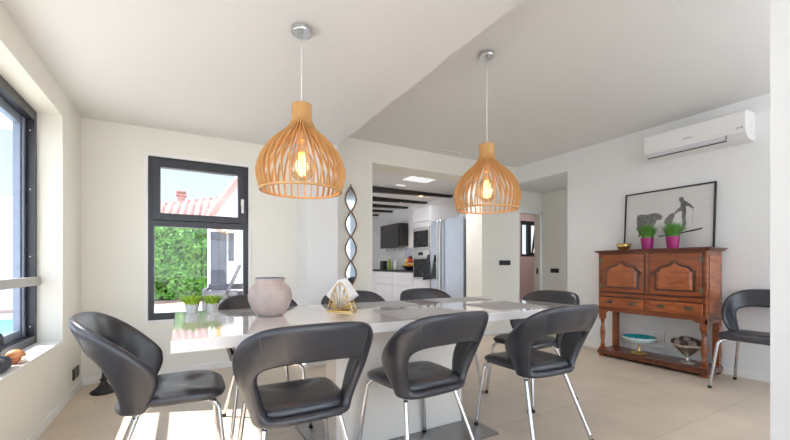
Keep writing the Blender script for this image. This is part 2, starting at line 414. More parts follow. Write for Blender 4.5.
def plate(name, cx, cy, cz, nx, w_, h_, label, cat, group=None, knob=2):
    """wall plate on a wall with outward normal axis nx in '+x','-x','-y'"""
    r_ = empty(name, (cx, cy, cz)); tag(r_, label, cat, group)
    r_.rotation_euler.z = {'-y': 0, '+x': PI / 2, '-x': -PI / 2}[nx]
    bm = B(); box(bm, -w_ / 2, w_ / 2, -.010, .0, -h_ / 2, h_ / 2, .003); obj('cover_plate', bm, M['black'], r_)
    for k in range(knob):
        x = -w_ / 2 + w_ * (k + .5) / knob; bm = B()
        box(bm, x - w_ / knob * .40, x + w_ / knob * .40, -.0135, -.010, -h_ * .38, h_ * .38, .0015); obj('rocker' if 'switch' in name else 'socket_face', bm, M['black'], r_)
    return r_
plate('light_switch', 4.354, YB, 1.095, '-y', .235, .075, 'black double light switch on the wall between kitchen opening and corridor', 'switch', knob=3)
plate('light_switch', 5.625, 4.285, .962, '-x', .165, .074, 'black light switch on the corridor wall', 'switch', knob=2)
s_ = plate('wall_socket', XL, 4.005, .165, '+x', .18, .092, 'black double power socket low on the left wall', 'socket', knob=2)

# ------------------------------------------------------------------ dining table
t_ = empty('dining_table', (1.25, 2.22, 0)); tag(t_, 'long glossy white dining table on a slab pedestal', 'table')
def at(o): return Matrix.Translation(-o.location)
bm = B(); box(bm, -.047, 2.55, 1.72, 2.735, .708, .76, .003, mtx=None); bmesh.ops.transform(bm, matrix=at(t_), verts=bm.verts); obj('table_top', bm, M['table'], t_)
bm = B(); box(bm, .735, 1.628, 1.965, 2.13, .012, .708, .003); bmesh.ops.transform(bm, matrix=at(t_), verts=bm.verts); obj('pedestal', bm, M['pedestal'], t_)
bm = B(); box(bm, .64, 1.715, 1.71, 2.5, 0, .012, .002); bmesh.ops.transform(bm, matrix=at(t_), verts=bm.verts); obj('base_plate', bm, M['steel'], t_)

def placemat(x0, x1, y0, y1, label):
    r_ = B(); box(r_, -(x1 - x0) / 2, (x1 - x0) / 2, -(y1 - y0) / 2, (y1 - y0) / 2, 0, .003, .001)
    o = obj('placemat', r_, M['mat_']); o.location = ((x0 + x1) / 2, (y0 + y1) / 2, .7601); tag(o, label, 'placemat', 'grey woven placemats on the table'); return o
placemat(1.06, 1.58, 1.765, 2.155, 'grey placemat on the near side of the table beside the napkin holder')
placemat(1.84, 2.30, 1.80, 2.22, 'grey placemat on the near side of the table nearest the wooden cabinet')
placemat(1.08, 1.56, 2.40, 2.70, 'grey placemat on the far side of the table right behind the napkin holder')
placemat(1.81, 2.32, 2.38, 2.70, 'grey placemat on the far side of the table nearest the fridge')

# vase
v_ = empty('vase', (.448, 2.30, .76)); v_.scale = (.965, .965, .965); tag(v_, 'round pink-beige ceramic vase standing on the white table', 'vase')
prof = [(0, 0), (.062, 0), (.078, .006), (.108, .045), (.128, .095), (.131, .125), (.122, .162), (.102, .192), (.086, .205), (.083, .214), (.088, .225), (.0875, .229)]
bm = B(); lathe(bm, prof + [(.079, .229), (.074, .214), (.09, .19), (.10, .12), (.06, .02), (0, .02)], 48, close=False); obj('body', bm, M['vase'], v_, True)
bm = B(); lathe(bm, [(.0795, .2285), (.0885, .2288), (.0885, .2335), (.082, .2345), (.0795, .2285)], 48, close=False); obj('rim', bm, M['vasein'], v_, True)

# napkin holder
nh = empty('napkin_holder', (.880, 2.25, .76), math.radians(-46)); nh.scale = (1.16, 1.16, 1.16); tag(nh, 'gold leaf-shaped wire napkin holder on the table', 'napkin holder')
bm = B(); box(bm, -.078, .078, -.030, .032, 0, .008, .002); obj('base', bm, M['gold'], nh)
def leafw(z): return .076 * math.sqrt(max(0, 1 - z / .156)) * (1 - .12 * z / .156) if z < .156 else 0
for yy in (-.026, .026):
    bm = B(); outl = [(-leafw(z), yy, .006 + z) for z in [i * .156 / 14 for i in range(15)]]
    tube(bm, outl, .0028, 8); tube(bm, [(-x, y, z) for x, y, z in outl], .0028, 8)
    for k in range(-5, 6):
        a = k * .235; L = .15
        for z in [i * .002 for i in range(1, 80)]:
            if abs(math.tan(a) * z) > leafw(z): L = z; break
        tip = (math.tan(a) * L, yy, .006 + L)
        tube(bm, [(k * .006, yy, .006), (math.tan(a) * L * .5, yy, .006 + L * .5), tip], .0023, 6)
        if k:
            tube(bm, [(math.tan(a) * L * .5, yy, .006 + L * .5), (math.tan(a) * L * .86 * .93, yy, .006 + L * .93)], .002, 6)
    obj('leaf_frame', bm, M['gold'], nh, True)
for i in range(5):
    bm = B(); a = math.radians(41 + 3 * i); L = .118
    m_ = Matrix.Translation((.004 * i - .004, -.015 + .0075 * i, .096 + .002 * i)) @ Matrix.Rotation(a, 4, 'Y')
    box(bm, -L / 2, L / 2, -.0025, .0025, -L / 2, L / 2, .001, mtx=m_)
    o = obj('napkin', bm, M['napkin']); o.location = nh.location; o.rotation_euler = nh.rotation_euler; o.scale = nh.scale
    tag(o, 'white paper napkin standing in the gold napkin holder', 'napkin', 'white napkins in the gold holder')

def potted_grass(loc, label, rt, rb, h, gh, gr, potm, gm, group, n=170, wavy=False, cat='plant'):
    r_ = empty('potted_grass', loc); tag(r_, label, cat, group)
    bm = B(); seg = 40
    lathe(bm, [(0, 0), (rb, 0), (rb * 1.02, .003), (rt, h), (rt * .92, h), (rt * .88, h * .88), (0, h * .88)], seg, close=False)
    if wavy:
        for v in bm.verts:
            a = math.atan2(v.co.y, v.co.x); rr_ = math.hypot(v.co.x, v.co.y)
            if rr_ > rb * .9:
                k = 1 + .03 * math.sin(10 * a); v.co.x *= k; v.co.y *= k
                if v.co.z > h * .95: v.co.z += .004 * math.sin(5 * a)
    obj('pot', bm, potm, r_, True, 50)
    bm = B()
    rnd = random.Random(label)
    for i in range(n):
        a = rnd.uniform(0, 2 * PI); q = math.sqrt(rnd.random()); x, y = rt * .82 * q * math.cos(a), rt * .82 * q * math.sin(a)
        lean = gr * (.25 + .85 * q) * rnd.uniform(.6, 1.1); hh = gh * rnd.uniform(.62, 1.0) * (1 - .22 * q); b2 = a + rnd.uniform(-.6, .6); w_ = rnd.uniform(.0016, .0030)
        dx, dy = math.cos(b2), math.sin(b2); px_, py_ = -dy * w_, dx * w_
        P = [(x + dx * (lean - rt * .6 * q) * s * s, y + dy * (lean - rt * .6 * q) * s * s, h * .86 + hh * s) for s in (0, .4, .75, 1)]
        vs = []
        for k, p in enumerate(P):
            f = (1, 1.1, .8, .15)[k]
            vs.append((bm.verts.new((p[0] - px_ * f, p[1] - py_ * f, p[2])), bm.verts.new((p[0] + px_ * f, p[1] + py_ * f, p[2]))))
        for a_, b_ in zip(vs, vs[1:]): bm.faces.new((a_[0], a_[1], b_[1], b_[0]))
    obj('grass_blades', bm, gm, r_)
    return r_
potted_grass((.045, 2.655, .7601), 'lime green grass in a white pot on the table, nearest the table corner by the window', .041, .032, .055, .075, .085, M['wpot'], M['grassy'], 'lime grass plants in white pots', 260, True)
potted_grass((.158, 2.655, .7601), 'lime green grass in a white pot on the table, the one nearer the pink vase', .041, .032, .055, .075, .085, M['wpot'], M['grassy'], 'lime grass plants in white pots', 260, True)

# ------------------------------------------------------------------ chairs
def make_chair():
    root = empty('dining_chair')
    cols = [-90, -77, -64, -52, -34, -12, 12, 34, 52, 64, 77, 90]
    vrow = [0, .07, .40, .66, .84, 1.0]
    def pt(phi, j):
        a = abs(phi); v = vrow[j]
        g_ = (max(0, v - .22) / .78) ** .95; W = .192 + .103 * (.4 * v + .6 * g_); yr = -.168 - .175 * g_; yf = -.055 + .075 * v; p = .57 + .11 * v
        sn = math.sin(math.radians(a)) ** p; cs = max(0, math.cos(math.radians(a))) ** p
        x = W * sn * (1 if phi > 0 else -1) * (1 - v * (.05 if a > 70 else 0) - v * (.11 if a > 85 else 0)); y = yf + (yr - yf) * cs
        zt = {12: .846, 34: .836, 52: .803, 64: .765, 77: .705, 90: .612}[a]; zl = {12: .684, 34: .674, 52: .640, 64: .618, 77: .588, 90: .540}[a]
        if a > 85 and j >= 4: y -= .018 * (j - 3)
        z = [.413, .452, .452 + (zl - .452) * .5, zl, (zl + zt) / 2 + .004, zt][j]
        return (x, y, z)
    bm = B(); g = [[bm.verts.new(pt(c, j)) for c in cols] for j in range(6)]
    for j in range(5):
        for i in range(len(cols) - 1):
            if j in (1, 2) and 3 <= i <= 7: continue
            bm.faces.new((g[j][i], g[j][i + 1], g[j + 1][i + 1], g[j + 1][i]))
    o = obj('backrest', bm, M['leather'], None, True)
    md = o.modifiers.new('s', 'SOLIDIFY'); md.thickness = .042; md.offset = 0
    md = o.modifiers.new('b', 'SUBSURF'); md.levels = 2; md.render_levels = 2
    dg = bpy.context.evaluated_depsgraph_get(); me = bpy.data.meshes.new_from_object(o.evaluated_get(dg))
    for p in me.polygons: p.use_smooth = True
    o.modifiers.clear(); old = o.data; o.data = me; me.name = 'backrest'; bpy.data.meshes.remove(old); o.parent = root
    bv = BVHTree.FromPolygons([v.co[:] for v in me.vertices], [p.vertices[:] for p in me.polygons])
    for sg in (-1, 1):
        pts = []
        for i in range(13):
            z = .60 + i * .02
            org = Vector((sg * .42, -.75, z + .02)); tgt = Vector((sg * (.105 + .11 * (z - .6)), -.1, z))
            h = bv.ray_cast(org, (tgt - org).normalized())
            if h[0] is not None: pts.append(h[0] + h[1] * .0002)
        pts = [p for p in pts if p.y < -.17]
        if len(pts) > 3:
            b2 = B(); tube(b2, pts, .0016, 6); obj('seam', b2, M['seam'], o, True)
    # seat cushion
    n = 48; rings = []
    def outl(ins, z, dish=0):
        out = []
        for k in range(n):
            a = 2 * PI * k / n; e = 2 / 4.4
            cx, sy = math.cos(a), math.sin(a)
            ux = math.copysign(abs(cx) ** e, cx); uy = math.copysign(abs(sy) ** e, sy)
            y = .055 + uy * (.212 - ins); w_ = (.196 + .028 * (uy * .5 + .5)) - ins
            zz = z - (.016 * max(0, uy) ** 3 if dish else 0) - (.004 * (1 - abs(ux)) if dish == 2 else 0)
            out.append(Vector((ux * w_, y, zz)))
        return out
    rings = [outl(.035, .430), outl(.008, .438), outl(0, .455), outl(.006, .474, 1), outl(.022, .485, 1), outl(.05, .489, 1), outl(.10, .487, 1), outl(.15, .484, 1)]
    bm = B(); loft(bm, rings); obj('seat', bm, M['leather'], root, True)
    for sx in (-1, 1):
        for fr in (1, 0):
            if fr: P = [(sx * .10, .15, .428), (sx * .165, .20, .423), (sx * .188, .222, .40), (sx * .198, .230, .36), (sx * .238, .262, .008)]
            else: P = [(sx * .10, -.03, .425), (sx * .145, -.075, .418), (sx * .160, -.096, .395), (sx * .167, -.108, .36), (sx * .232, -.235, .008)]
            bm = B(); tube(bm, smooth_path(P, 6), .0115, 12); l = obj('leg', bm, M['chrome'], root, True)
            bm = B(); c = Vector(P[-1]); d = (Vector(P[-2]) - c).normalized()
            tube(bm, [(c.x, c.y, 0), (c.x, c.y, .008), c + d * .012], [.0135, .0138, .0132], 12); obj('foot_cap', bm, M['rubber'], l, True, 40)
    return root

chair = make_chair()
CH = [  # x, y, facing angle (0 = local front towards +Y), label
    (-.085, 2.13, -90, 'dark leather chair at the window end of the white table, seen side-on'),
    (.445, 1.675, 0, 'dark leather chair on the near side of the table in front of the pink vase'),
    (1.10, 1.675, 4, 'dark leather chair seen from behind, middle of three along the near table side'),
    (1.895, 1.60, -3, 'dark leather chair seen from behind at the near table corner closest to the wooden cabinet'),
    (.475, 2.625, 180, 'dark leather chair across the table, mostly hidden behind the pink vase'),
    (1.20, 2.625, 176, 'dark leather chair across the table, its top showing behind the gold napkin holder'),
    (1.92, 2.61, 180, 'dark leather chair across the table, its top showing before the kitchen drawers and fridge'),
    (2.445, 2.08, 90, 'dark leather chair at the far end of the table, below the corridor opening'),
    (4.205, 1.225, 90, 'dark leather chair against the right wall beside the wooden cabinet'),
]
for i, (x, y, a, lb) in enumerate(CH):
    c = chair if i == 0 else copy_tree(chair)
    c.location = (x, y, 0); c.rotation_euler.z = math.radians(a)
    tag(c, lb, 'chair', 'dark leather dining chairs')

# ------------------------------------------------------------------ pendant lamps
def pendant(x, y, zc, label):
    root = empty('pendant_lamp', (x, y, 0)); tag(root, label, 'lamp', 'wooden slat pendant lamps')
    zt = 1.940
    bm = B(); lathe(bm, [(0, 0), (.050, 0), (.056, -.004), (.056, -.026), (.053, -.030), (0, -.030)], 40, (0, 0, zc)); obj('ceiling_canopy', bm, M['chrome'], root, True, 40)
    bm = B(); tube(bm, [(0, 0, zc - .03), (0, 0, zt - .02)], .0032, 8); obj('cord', bm, M['cord'], root, True)
    prof = [(.054, 0), (.054, -.03), (.055, -.075), (.062, -.105), (.078, -.135), (.105, -.165), (.143, -.200), (.182, -.245), (.213, -.295), (.232, -.345), (.240, -.385), (.238, -.425), (.230, -.465), (.221, -.500)]
    pp = smooth_path([(r, 0, z * .945) for r, z in prof], 3)
    bm = B(); N = 36
    for k in range(N):
        a = 2 * PI * k / N; rot = Matrix.Rotation(a, 3, 'Z'); prev = None
        for i, p in enumerate(pp):
            d = (pp[min(i + 1, len(pp) - 1)] - pp[max(i - 1, 0)]).normalized(); nn = Vector((d.z, 0, -d.x))
            if nn.x < 0: nn = -nn
            o_ = p; in_ = p - nn * .016; th = .0027 if p.x > .07 else .0042
            q = [bm.verts.new(rot @ Vector((o_.x, -th, zt + o_.z))), bm.verts.new(rot @ Vector((o_.x, th, zt + o_.z))), bm.verts.new(rot @ Vector((max(in_.x, .02), th, zt + in_.z))), bm.verts.new(rot @ Vector((max(in_.x, .02), -th, zt + in_.z)))]
            if prev:
                for m in range(4): bm.faces.new((prev[m], prev[(m + 1) % 4], q[(m + 1) % 4], q[m]))
            else: bm.faces.new(q)
            prev = q
        bm.faces.new(prev)
    obj('slatted_shade', bm, M['lampwood'], root)
    bm = B(); lathe(bm, [(.205, 0), (.2215, 0), (.2235, .010), (.207, .010), (.205, 0)], 56, (0, 0, zt - .478), close=False); obj('bottom_ring', bm, M['lampwood'], root, True, 40)
    bm = B(); lathe(bm, [(0, 0), (.050, 0), (.0505, -.085), (.045, -.085), (.045, -.03), (0, -.03)], 36, (0, 0, zt - .001), close=False); obj('neck', bm, M['lampwood'], root, True, 40)
    bm = B(); lathe(bm, [(0, .06), (.012, .06), (.021, .05), (.022, 0), (.017, -.004), (0, -.004)], 24, (0, 0, zt - .195)); sk = obj('socket', bm, M['socketwood'], root, True, 40)
    bm = B(); lathe(bm, [(.014, 0), (.017, -.025), (.030, -.055), (.055, -.085), (.069, -.12), (.071, -.15), (.062, -.185), (.040, -.21), (.015, -.2195), (0, -.221)], 32, (0, 0, zt - .198), close=False); bl = obj('bulb', bm, M['bulb'], root, True)
    bm = B()
    for k in range(6):
        a = 2 * PI * k / 6 + .3; r1 = .015
        tube(bm, [(r1 * math.cos(a), r1 * math.sin(a), zt - .265), (r1 * 1.5 * math.cos(a), r1 * 1.5 * math.sin(a), zt - .385)], .0028, 6)
    obj('filament', bm, M['fil'], bl)
    L = bpy.data.lights.new('bulb_glow', 'POINT'); L.energy = 2.0; L.color = (1, .60, .30); L.shadow_soft_size = .04
    lo = bpy.data.objects.new('bulb_glow', L); COL.objects.link(lo); lo.location = (x, y, zt - .34)
pendant(.564, 2.04, ZL, 'wooden slat pendant lamp above the pink vase end of the table')
pendant(1.93, 2.045, ZR, 'wooden slat pendant lamp over the table end nearer the wooden cabinet')

# ------------------------------------------------------------------ wooden cabinet
cb = empty('sideboard_cabinet', (4.40, 2.115, 0)); tag(cb, 'red-brown wooden cabinet on turned legs against the right wall', 'cabinet')
XF, XB_, Y0_, Y1_ = 4.24, 4.565, 1.595, 2.635
T_ = at(cb)
def part(name, bm, m, parent=None, smooth=False, ang=None):
    bmesh.ops.transform(bm, matrix=T_, verts=bm.verts); return obj(name, bm, m, parent or cb, smooth, ang)
bm = B(); box(bm, XF - .012, XB_ + .012, Y0_ - .02, Y1_ + .02, 1.196, 1.212, .004); box(bm, XF - .03, XB_ + .02, Y0_ - .04, Y1_ + .04, 1.212, 1.226, .004); part('top', bm, M['bdark'])
bm = B(); box(bm, XF, XB_, Y0_, Y1_, .545, 1.196, .003); part('body', bm, M['bwood'])
bm = B()
for ya, yb in ((Y0_ + .03, Y0_ + .045), ): pass
box(bm, XF + .05, XB_ - .05, Y0_ - .006, Y0_, .60, 1.15, .003); part('side_panel', bm, M['bwoodh'])
def ogee(w_, h_, top=.10):
    """arched panel outline centred on u, from v=0"""
    hw = w_ / 2; sh_ = h_ - top; P = [(-hw, 0), (hw, 0), (hw, sh_)]
    R = [(hw * .86, sh_ + .004), (hw * .84, sh_ + .022), (hw * .70, sh_ + .040), (hw * .48, sh_ + .048), (hw * .26, sh_ + .058), (hw * .10, sh_ + .078), (0, h_)]
    P += R; P += [(-u, v) for u, v in R[:-1]][::-1]; P.append((-hw, sh_)); return P
for (ya, yb, kn) in ((2.137, 2.60, -1), (1.63, 2.083, 1)):
    bm = B(); box(bm, XF - .002, XF + .001, ya - .010, yb + .010, .749, 1.187); part('door_gap_shade', bm, M['gap_shade'])
    bm = B(); box(bm, XF - .009, XF, ya, yb, .757, 1.178, .003); d = part('door', bm, M['bwood'])
    cy = (ya + yb) / 2; w_ = (yb - ya) - .13
    bm = B(); prism(bm, ogee(w_ + .03, .315, .105), .007, lambda u, v, w: Vector((XF - .009 - w, cy + u, .80 + v))); part('panel_moulding', bm, M['bmould'], d)
    bm = B()
    po = ogee(w_ - .012, .275, .10)
    a = [bm.verts.new(Vector((XF - .016, cy + u, .817 + v))) for u, v in po]
    pi_ = [(u * .86, .02 + v * .88) for u, v in po]; b2 = [bm.verts.new(Vector((XF - .026, cy + u, .817 + v))) for u, v in pi_]
    for i in range(len(a)): bm.faces.new((a[i], a[(i + 1) % len(a)], b2[(i + 1) % len(a)], b2[i]))
    bm.faces.new(b2); part('raised_panel', bm, M['bwoodh'], d)
    ky = ya + .032 if kn < 0 else yb - .032
    bm = B(); lathe(bm, [(0, 0), (.008, 0), (.007, .012), (.015, .018), (.017, .026), (.009, .033), (0, .034)], 16)
    bmesh.ops.transform(bm, matrix=Matrix.Translation((XF - .009, ky, .975)) @ Matrix.Rotation(-PI / 2, 4, 'Y'), verts=bm.verts); part('knob', bm, M['bmould'], d, True)
    hy = yb - .004 if kn < 0 else ya + .004
    for hz in (.82, 1.11):
        bm = B(); box(bm, XF - .013, XF - .0085, hy - .018, hy + .018, hz - .026, hz + .026, .002); tube(bm, [(XF - .015, hy, hz - .022), (XF - .015, hy, hz + .022)], .004, 8); part('hinge', bm, M['antbrass'], d)
bm = B(); box(bm, XF - .002, XF + .001, 1.614, 2.616, .699, .747); part('slide_gap_shade', bm, M['gap_shade'])
bm = B(); box(bm, XF - .008, XF, 1.62, 2.61, .704, .742, .003)
sl = part('slide_shelf', bm, M['bwood'])
for yy in (2.33, 1.84):
    bm = B(); lathe(bm, [(0, 0), (.007, 0), (.009, .008), (.006, .013), (0, .014)], 12)
    bmesh.ops.transform(bm, matrix=Matrix.Translation((XF - .008, yy, .723)) @ Matrix.Rotation(-PI / 2, 4, 'Y'), verts=bm.verts); part('knob', bm, M['antbrass'], sl, True)
for (ya, yb) in ((2.137, 2.61), (1.62, 2.083)):
    bm = B(); box(bm, XF - .003, XF + .001, ya - .005, yb + .005, .573, .697); part('drawer_gap_shade', bm, M['gap_shade'])
    bm = B(); box(bm, XF - .014, XF, ya, yb, .578, .692, .004); box(bm, XF - .018, XF - .012, ya + .025, yb - .025, .598, .672, .003); d = part('drawer', bm, M['bwoodh'])
    for f in (.24, .76):
        yy = ya + (yb - ya) * f; bm = B()
        prism(bm, [(-.036, .004), (-.022, .020), (0, .013), (.022, .020), (.036, .004), (.026, -.010), (.010, -.008), (0, -.022), (-.010, -.008), (-.026, -.010)], .003, lambda u, v, w: Vector((XF - .018 - w, yy + u, .640 + v)))
        tube(bm, [(XF - .022, yy + .026 * math.cos(a_), .640 - .016 * math.sin(a_)) for a_ in [PI * i / 10 for i in range(11)]], .003, 8)
        part('bail_handle', bm, M['antbrass'], d)
# apron with a scalloped lower edge
bm = B(); nA = 60; poly = [(Y0_, .548), (Y1_, .548)]
for i in range(nA + 1):
    y = Y1_ - (Y1_ - Y0_) * i / nA; e = min(y - Y0_, Y1_ - y)
    z = .530 - (.028 * (1 - e / .13) ** 1.0 + .006 * math.sin(e * 95) if e < .13 else 0)
    poly.append((y, z))
prism(bm, poly, .018, lambda u, v, w: Vector((XF + w, u, v))); part('apron', bm, M['bwood'])
bm = B(); box(bm, XF, XB_, Y0_, Y0_ + .016, .505, .548); part('side_apron', bm, M['bwood'])
tp = [(.017, .105), (.021, .112), (.026, .122), (.026, .132), (.018, .140), (.024, .150), (.018, .158), (.016, .170), (.024, .215), (.0275, .265), (.025, .315), (.017, .365), (.015, .385), (.023, .395), (.016, .403), (.022, .412), (.027, .420), (.022, .430), (.017, .436)]
for yy in (Y0_ + .03, Y1_ - .03):
    bm = B(); box(bm, XF + .002, XF + .058, yy - .028, yy + .028, 0, .105, .002); box(bm, XF + .002, XF + .058, yy - .028, yy + .028, .436, .55, .002)
    lathe(bm, tp, 24, (XF + .030, yy, 0)); part('front_leg', bm, M['bwood'], None, True, 35)
    bm = B(); box(bm, XB_ - .055, XB_, yy - .028, yy + .028, 0, .548, .002); part('rear_leg', bm, M['bwood'])
bm = B(); box(bm, XF - .012, XB_ - .002, Y0_ - .012, Y1_ + .012, .030, .072, .004); box(bm, XF - .004, XB_ - .004, Y0_ - .004, Y1_ + .004, .072, .084, .003); part('bottom_shelf', bm, M['bdark'])

# on top of the cabinet
ZC = 1.2262
for (yy, lb) in ((2.173, 'magenta pot of green grass on the cabinet, nearest the small brass bowl'), (1.93, 'magenta pot of green grass on the cabinet, below the standing figure in the picture')):
    potted_grass((4.37, yy, ZC), lb, .062, .048, .125, .195, .115, M['pot'], M['grass'], 'magenta pots of grass on the cabinet', 420)
br = empty('brass_bowl', (4.345, 2.405, ZC)); tag(br, 'small lobed brass bowl on the cabinet top', 'bowl')
bm = B(); lathe(bm, [(0, 0), (.03, 0), (.036, .004), (.058, .035), (.062, .066), (.058, .066), (.052, .035), (.03, .010), (0, .009)], 48, close=False)
for v in bm.verts:
    a = math.atan2(v.co.y, v.co.x); k = 1 - .10 * (abs(math.sin(2 * a)) < .28) - .06 * math.cos(4 * a)
    v.co.x *= k; v.co.y *= k
for v in bm.verts: v.co *= 1.15
obj('bowl', bm, M['brass'], br, True)
bm = B(); tube(bm, [(0, 0, .008), (0, 0, .10)], [.005, .0035], 10); obj('stem', bm, M['iron'], br, True)

# picture leaning on the wall
pc = empty('framed_picture', (4.528, 2.0735, ZC)); tag(pc, 'black-framed print of an animal and a bent figure leaning on the wall', 'picture')
pc.rotation_euler = (0, math.atan2(.045, .665), 0)
PW, PH = .867, .663; hw = PW / 2
bm = B(); f_ = .014
box(bm, -.012, .012, -hw, -hw + f_, 0, PH, .002); box(bm, -.012, .012, hw - f_, hw, 0, PH, .002); box(bm, -.012, .012, -hw + f_, hw - f_, 0, f_, .002); box(bm, -.012, .012, -hw + f_, hw - f_, PH - f_, PH, .002)
obj('frame', bm, M['black'], pc)
bm = B(); box(bm, .000, .008, -hw + f_, hw - f_, f_, PH - f_); pr = obj('print', bm, M['paper'], pc)
def inkshape(name, poly, m_):
    # poly in (u from the left edge 0..1, v from the bottom 0..1)
    bm = B(); prism(bm, [(u, v) for u, v in poly], .0006, lambda u, v, w: Vector((-w, hw - f_ - u * (PW - 2 * f_), f_ + v * (PH - 2 * f_)))); obj(name, bm, m_, pr)
rnd = random.Random(3)
def rough(poly, k=.006, n=3):
    out = []
    for i, (u, v) in enumerate(poly):
        u2, v2 = poly[(i + 1) % len(poly)]
        for s in range(n):
            t = s / n; out.append((u + (u2 - u) * t + rnd.uniform(-k, k), v + (v2 - v) * t + rnd.uniform(-k, k)))
    return out
inkshape('animal_shape', rough([(.145, .36), (.15, .46), (.135, .56), (.15, .62), (.21, .63), (.27, .60), (.33, .625), (.38, .63), (.42, .60), (.455, .555), (.44, .50), (.40, .50), (.375, .44), (.34, .37), (.30, .30), (.27, .20), (.245, .20), (.25, .33), (.21, .36), (.19, .22), (.165, .22), (.17, .36)]), M['ink'])
inkshape('cloth_shape', rough([(.475, .44), (.50, .52), (.535, .575), (.575, .60), (.60, .57), (.585, .50), (.57, .42), (.53, .38)]), M['ink'])
inkshape('figure_shape', rough([(.585, .585), (.62, .64), (.655, .69), (.66, .76), (.635, .80), (.64, .84), (.665, .85), (.69, .83), (.69, .79), (.725, .76), (.765, .71), (.80, .655), (.795, .63), (.765, .655), (.73, .69), (.715, .68), (.72, .60), (.715, .50), (.72, .40), (.715, .30), (.675, .30), (.685, .42), (.675, .52), (.67, .62), (.64, .605), (.60, .57)], .003), M['ink'])
inkshape('ground_stroke', rough([(.40, .215), (.46, .225), (.60, .24), (.72, .27), (.83, .30), (.90, .315), (.89, .29), (.80, .262), (.68, .235), (.55, .215), (.44, .20)], .004), M['inkd'])
inkshape('stick_shape', [(.793, .64), (.797, .64), (.788, .40), (.785, .40)], M['ink'])
bm = B(); box(bm, -.004, -.003, -hw + f_, hw - f_, f_, PH - f_); obj('picture_glass', bm, M['picglass'], pc)

# on the bottom shelf
ZS = .0845
tz = empty('footed_dish', (4.36, 2.25, ZS)); tag(tz, 'turquoise footed dish with dotted rim on the cabinet shelf', 'dish')
bm = B(); lathe(bm, [(0, 0), (.07, 0), (.078, .006), (.074, .014), (.045, .022), (.018, .03), (.012, .05), (.011, .10), (.016, .115), (0, .116)], 32); obj('foot', bm, M['brass'], tz, True, 50)
bm = B(); lathe(bm, [(0, .112), (.06, .116), (.120, .132), (.146, .150), (.156, .172), (.160, .190)], 48, close=False); obj('underside', bm, M['turqw'], tz, True)
bm = B(); lathe(bm, [(.160, .190), (.155, .191), (.140, .156), (.10, .136), (.05, .124), (0, .122)], 48, close=False); obj('inside', bm, M['turq'], tz, True)
bm = B()
for k in range(30):
    a = 2 * PI * k / 30; r = bmesh.ops.create_icosphere(bm, subdivisions=1, radius=.0075)
    for v in r['verts']: v.co = Vector((v.co.x + .150 * math.cos(a), v.co.y + .150 * math.sin(a), v.co.z + .160))
obj('dots', bm, M['turq'], tz, True)
sb = empty('footed_bowl', (4.36, 1.80, ZS)); tag(sb, 'tarnished silver footed bowl of pinecones on the cabinet shelf', 'bowl')
bm = B(); lathe(bm, [(0, 0), (.068, 0), (.074, .006), (.066, .014), (.035, .024), (.016, .036), (.020, .046), (.013, .058), (.016, .075), (.035, .090), (.080, .135), (.115, .185), (.142, .215), (.138, .219), (.108, .190), (.07, .14), (.02, .098), (0, .096)], 40, close=False)
for v in bm.verts:
    if v.co.z > .13:
        a = math.atan2(v.co.y, v.co.x); k = 1 + .04 * math.sin(10 * a) * (v.co.z - .13) / .08; v.co.x *= k; v.co.y *= k
for v in bm.verts: v.co *= .87
obj('bowl', bm, M['silver'], sb, True)
def pinecone_mesh():
    bm = B(); lathe(bm, [(0, -.032), (.014, -.026), (.020, -.010), (.017, .012), (.008, .028), (0, .033)], 10)
    for k in range(70):
        f = k / 70; z = -.028 + .058 * f; r = .021 * math.sin(PI * (.18 + .78 * f)) + .004; a = k * 2.39996
        m_ = Matrix.Translation((r * math.cos(a), r * math.sin(a), z)) @ Matrix.Rotation(a, 4, 'Z') @ Matrix.Rotation(-.5 + .5 * f, 4, 'Y')
        box(bm, -.006, .007, -.0045, .0045, -.0012, .0012, mtx=m_)
    return bm
pc0 = obj('pinecone', pinecone_mesh(), M['cone'])
spots = [(0, 0, .215)] + [(.058 * math.cos(a), .058 * math.sin(a), .222) for a in [i * PI / 3 for i in range(6)]] + [(.116 * math.cos(a), .116 * math.sin(a), .240) for a in [i * PI / 5 + .2 for i in range(10)]] + [(.04 * math.cos(a), .04 * math.sin(a), .268) for a in [i * PI / 2 + .4 for i in range(4)]]
for i, (x, y, z) in enumerate(spots):
    o = pc0 if i == 0 else pc0.copy()
    if i: COL.objects.link(o)
    if i == 1: pc_alt = pc0.data.copy(); pc_alt.materials.clear(); pc_alt.materials.append(M['cone2'])
    if i % 2: o.data = pc_alt
    o.location = (4.36 + .87 * x, 1.80 + .87 * y, ZS + .87 * z); o.rotation_euler = (random.uniform(0, 6), random.uniform(0, 6), random.uniform(0, 6)); o.scale = (1.0, 1.0, 1.0)
    tag(o, 'brown open pinecone heaped in the silver footed bowl', 'pinecone', 'pinecones in the silver bowl')
bm = B(); box(bm, XR - .034, XR, 2.095, 2.375, .135, .342, .010)
tag(obj('wall_access_cover', bm, M['ac']), 'white rectangular cover plate on the wall behind the cabinet shelf', 'wall cover')

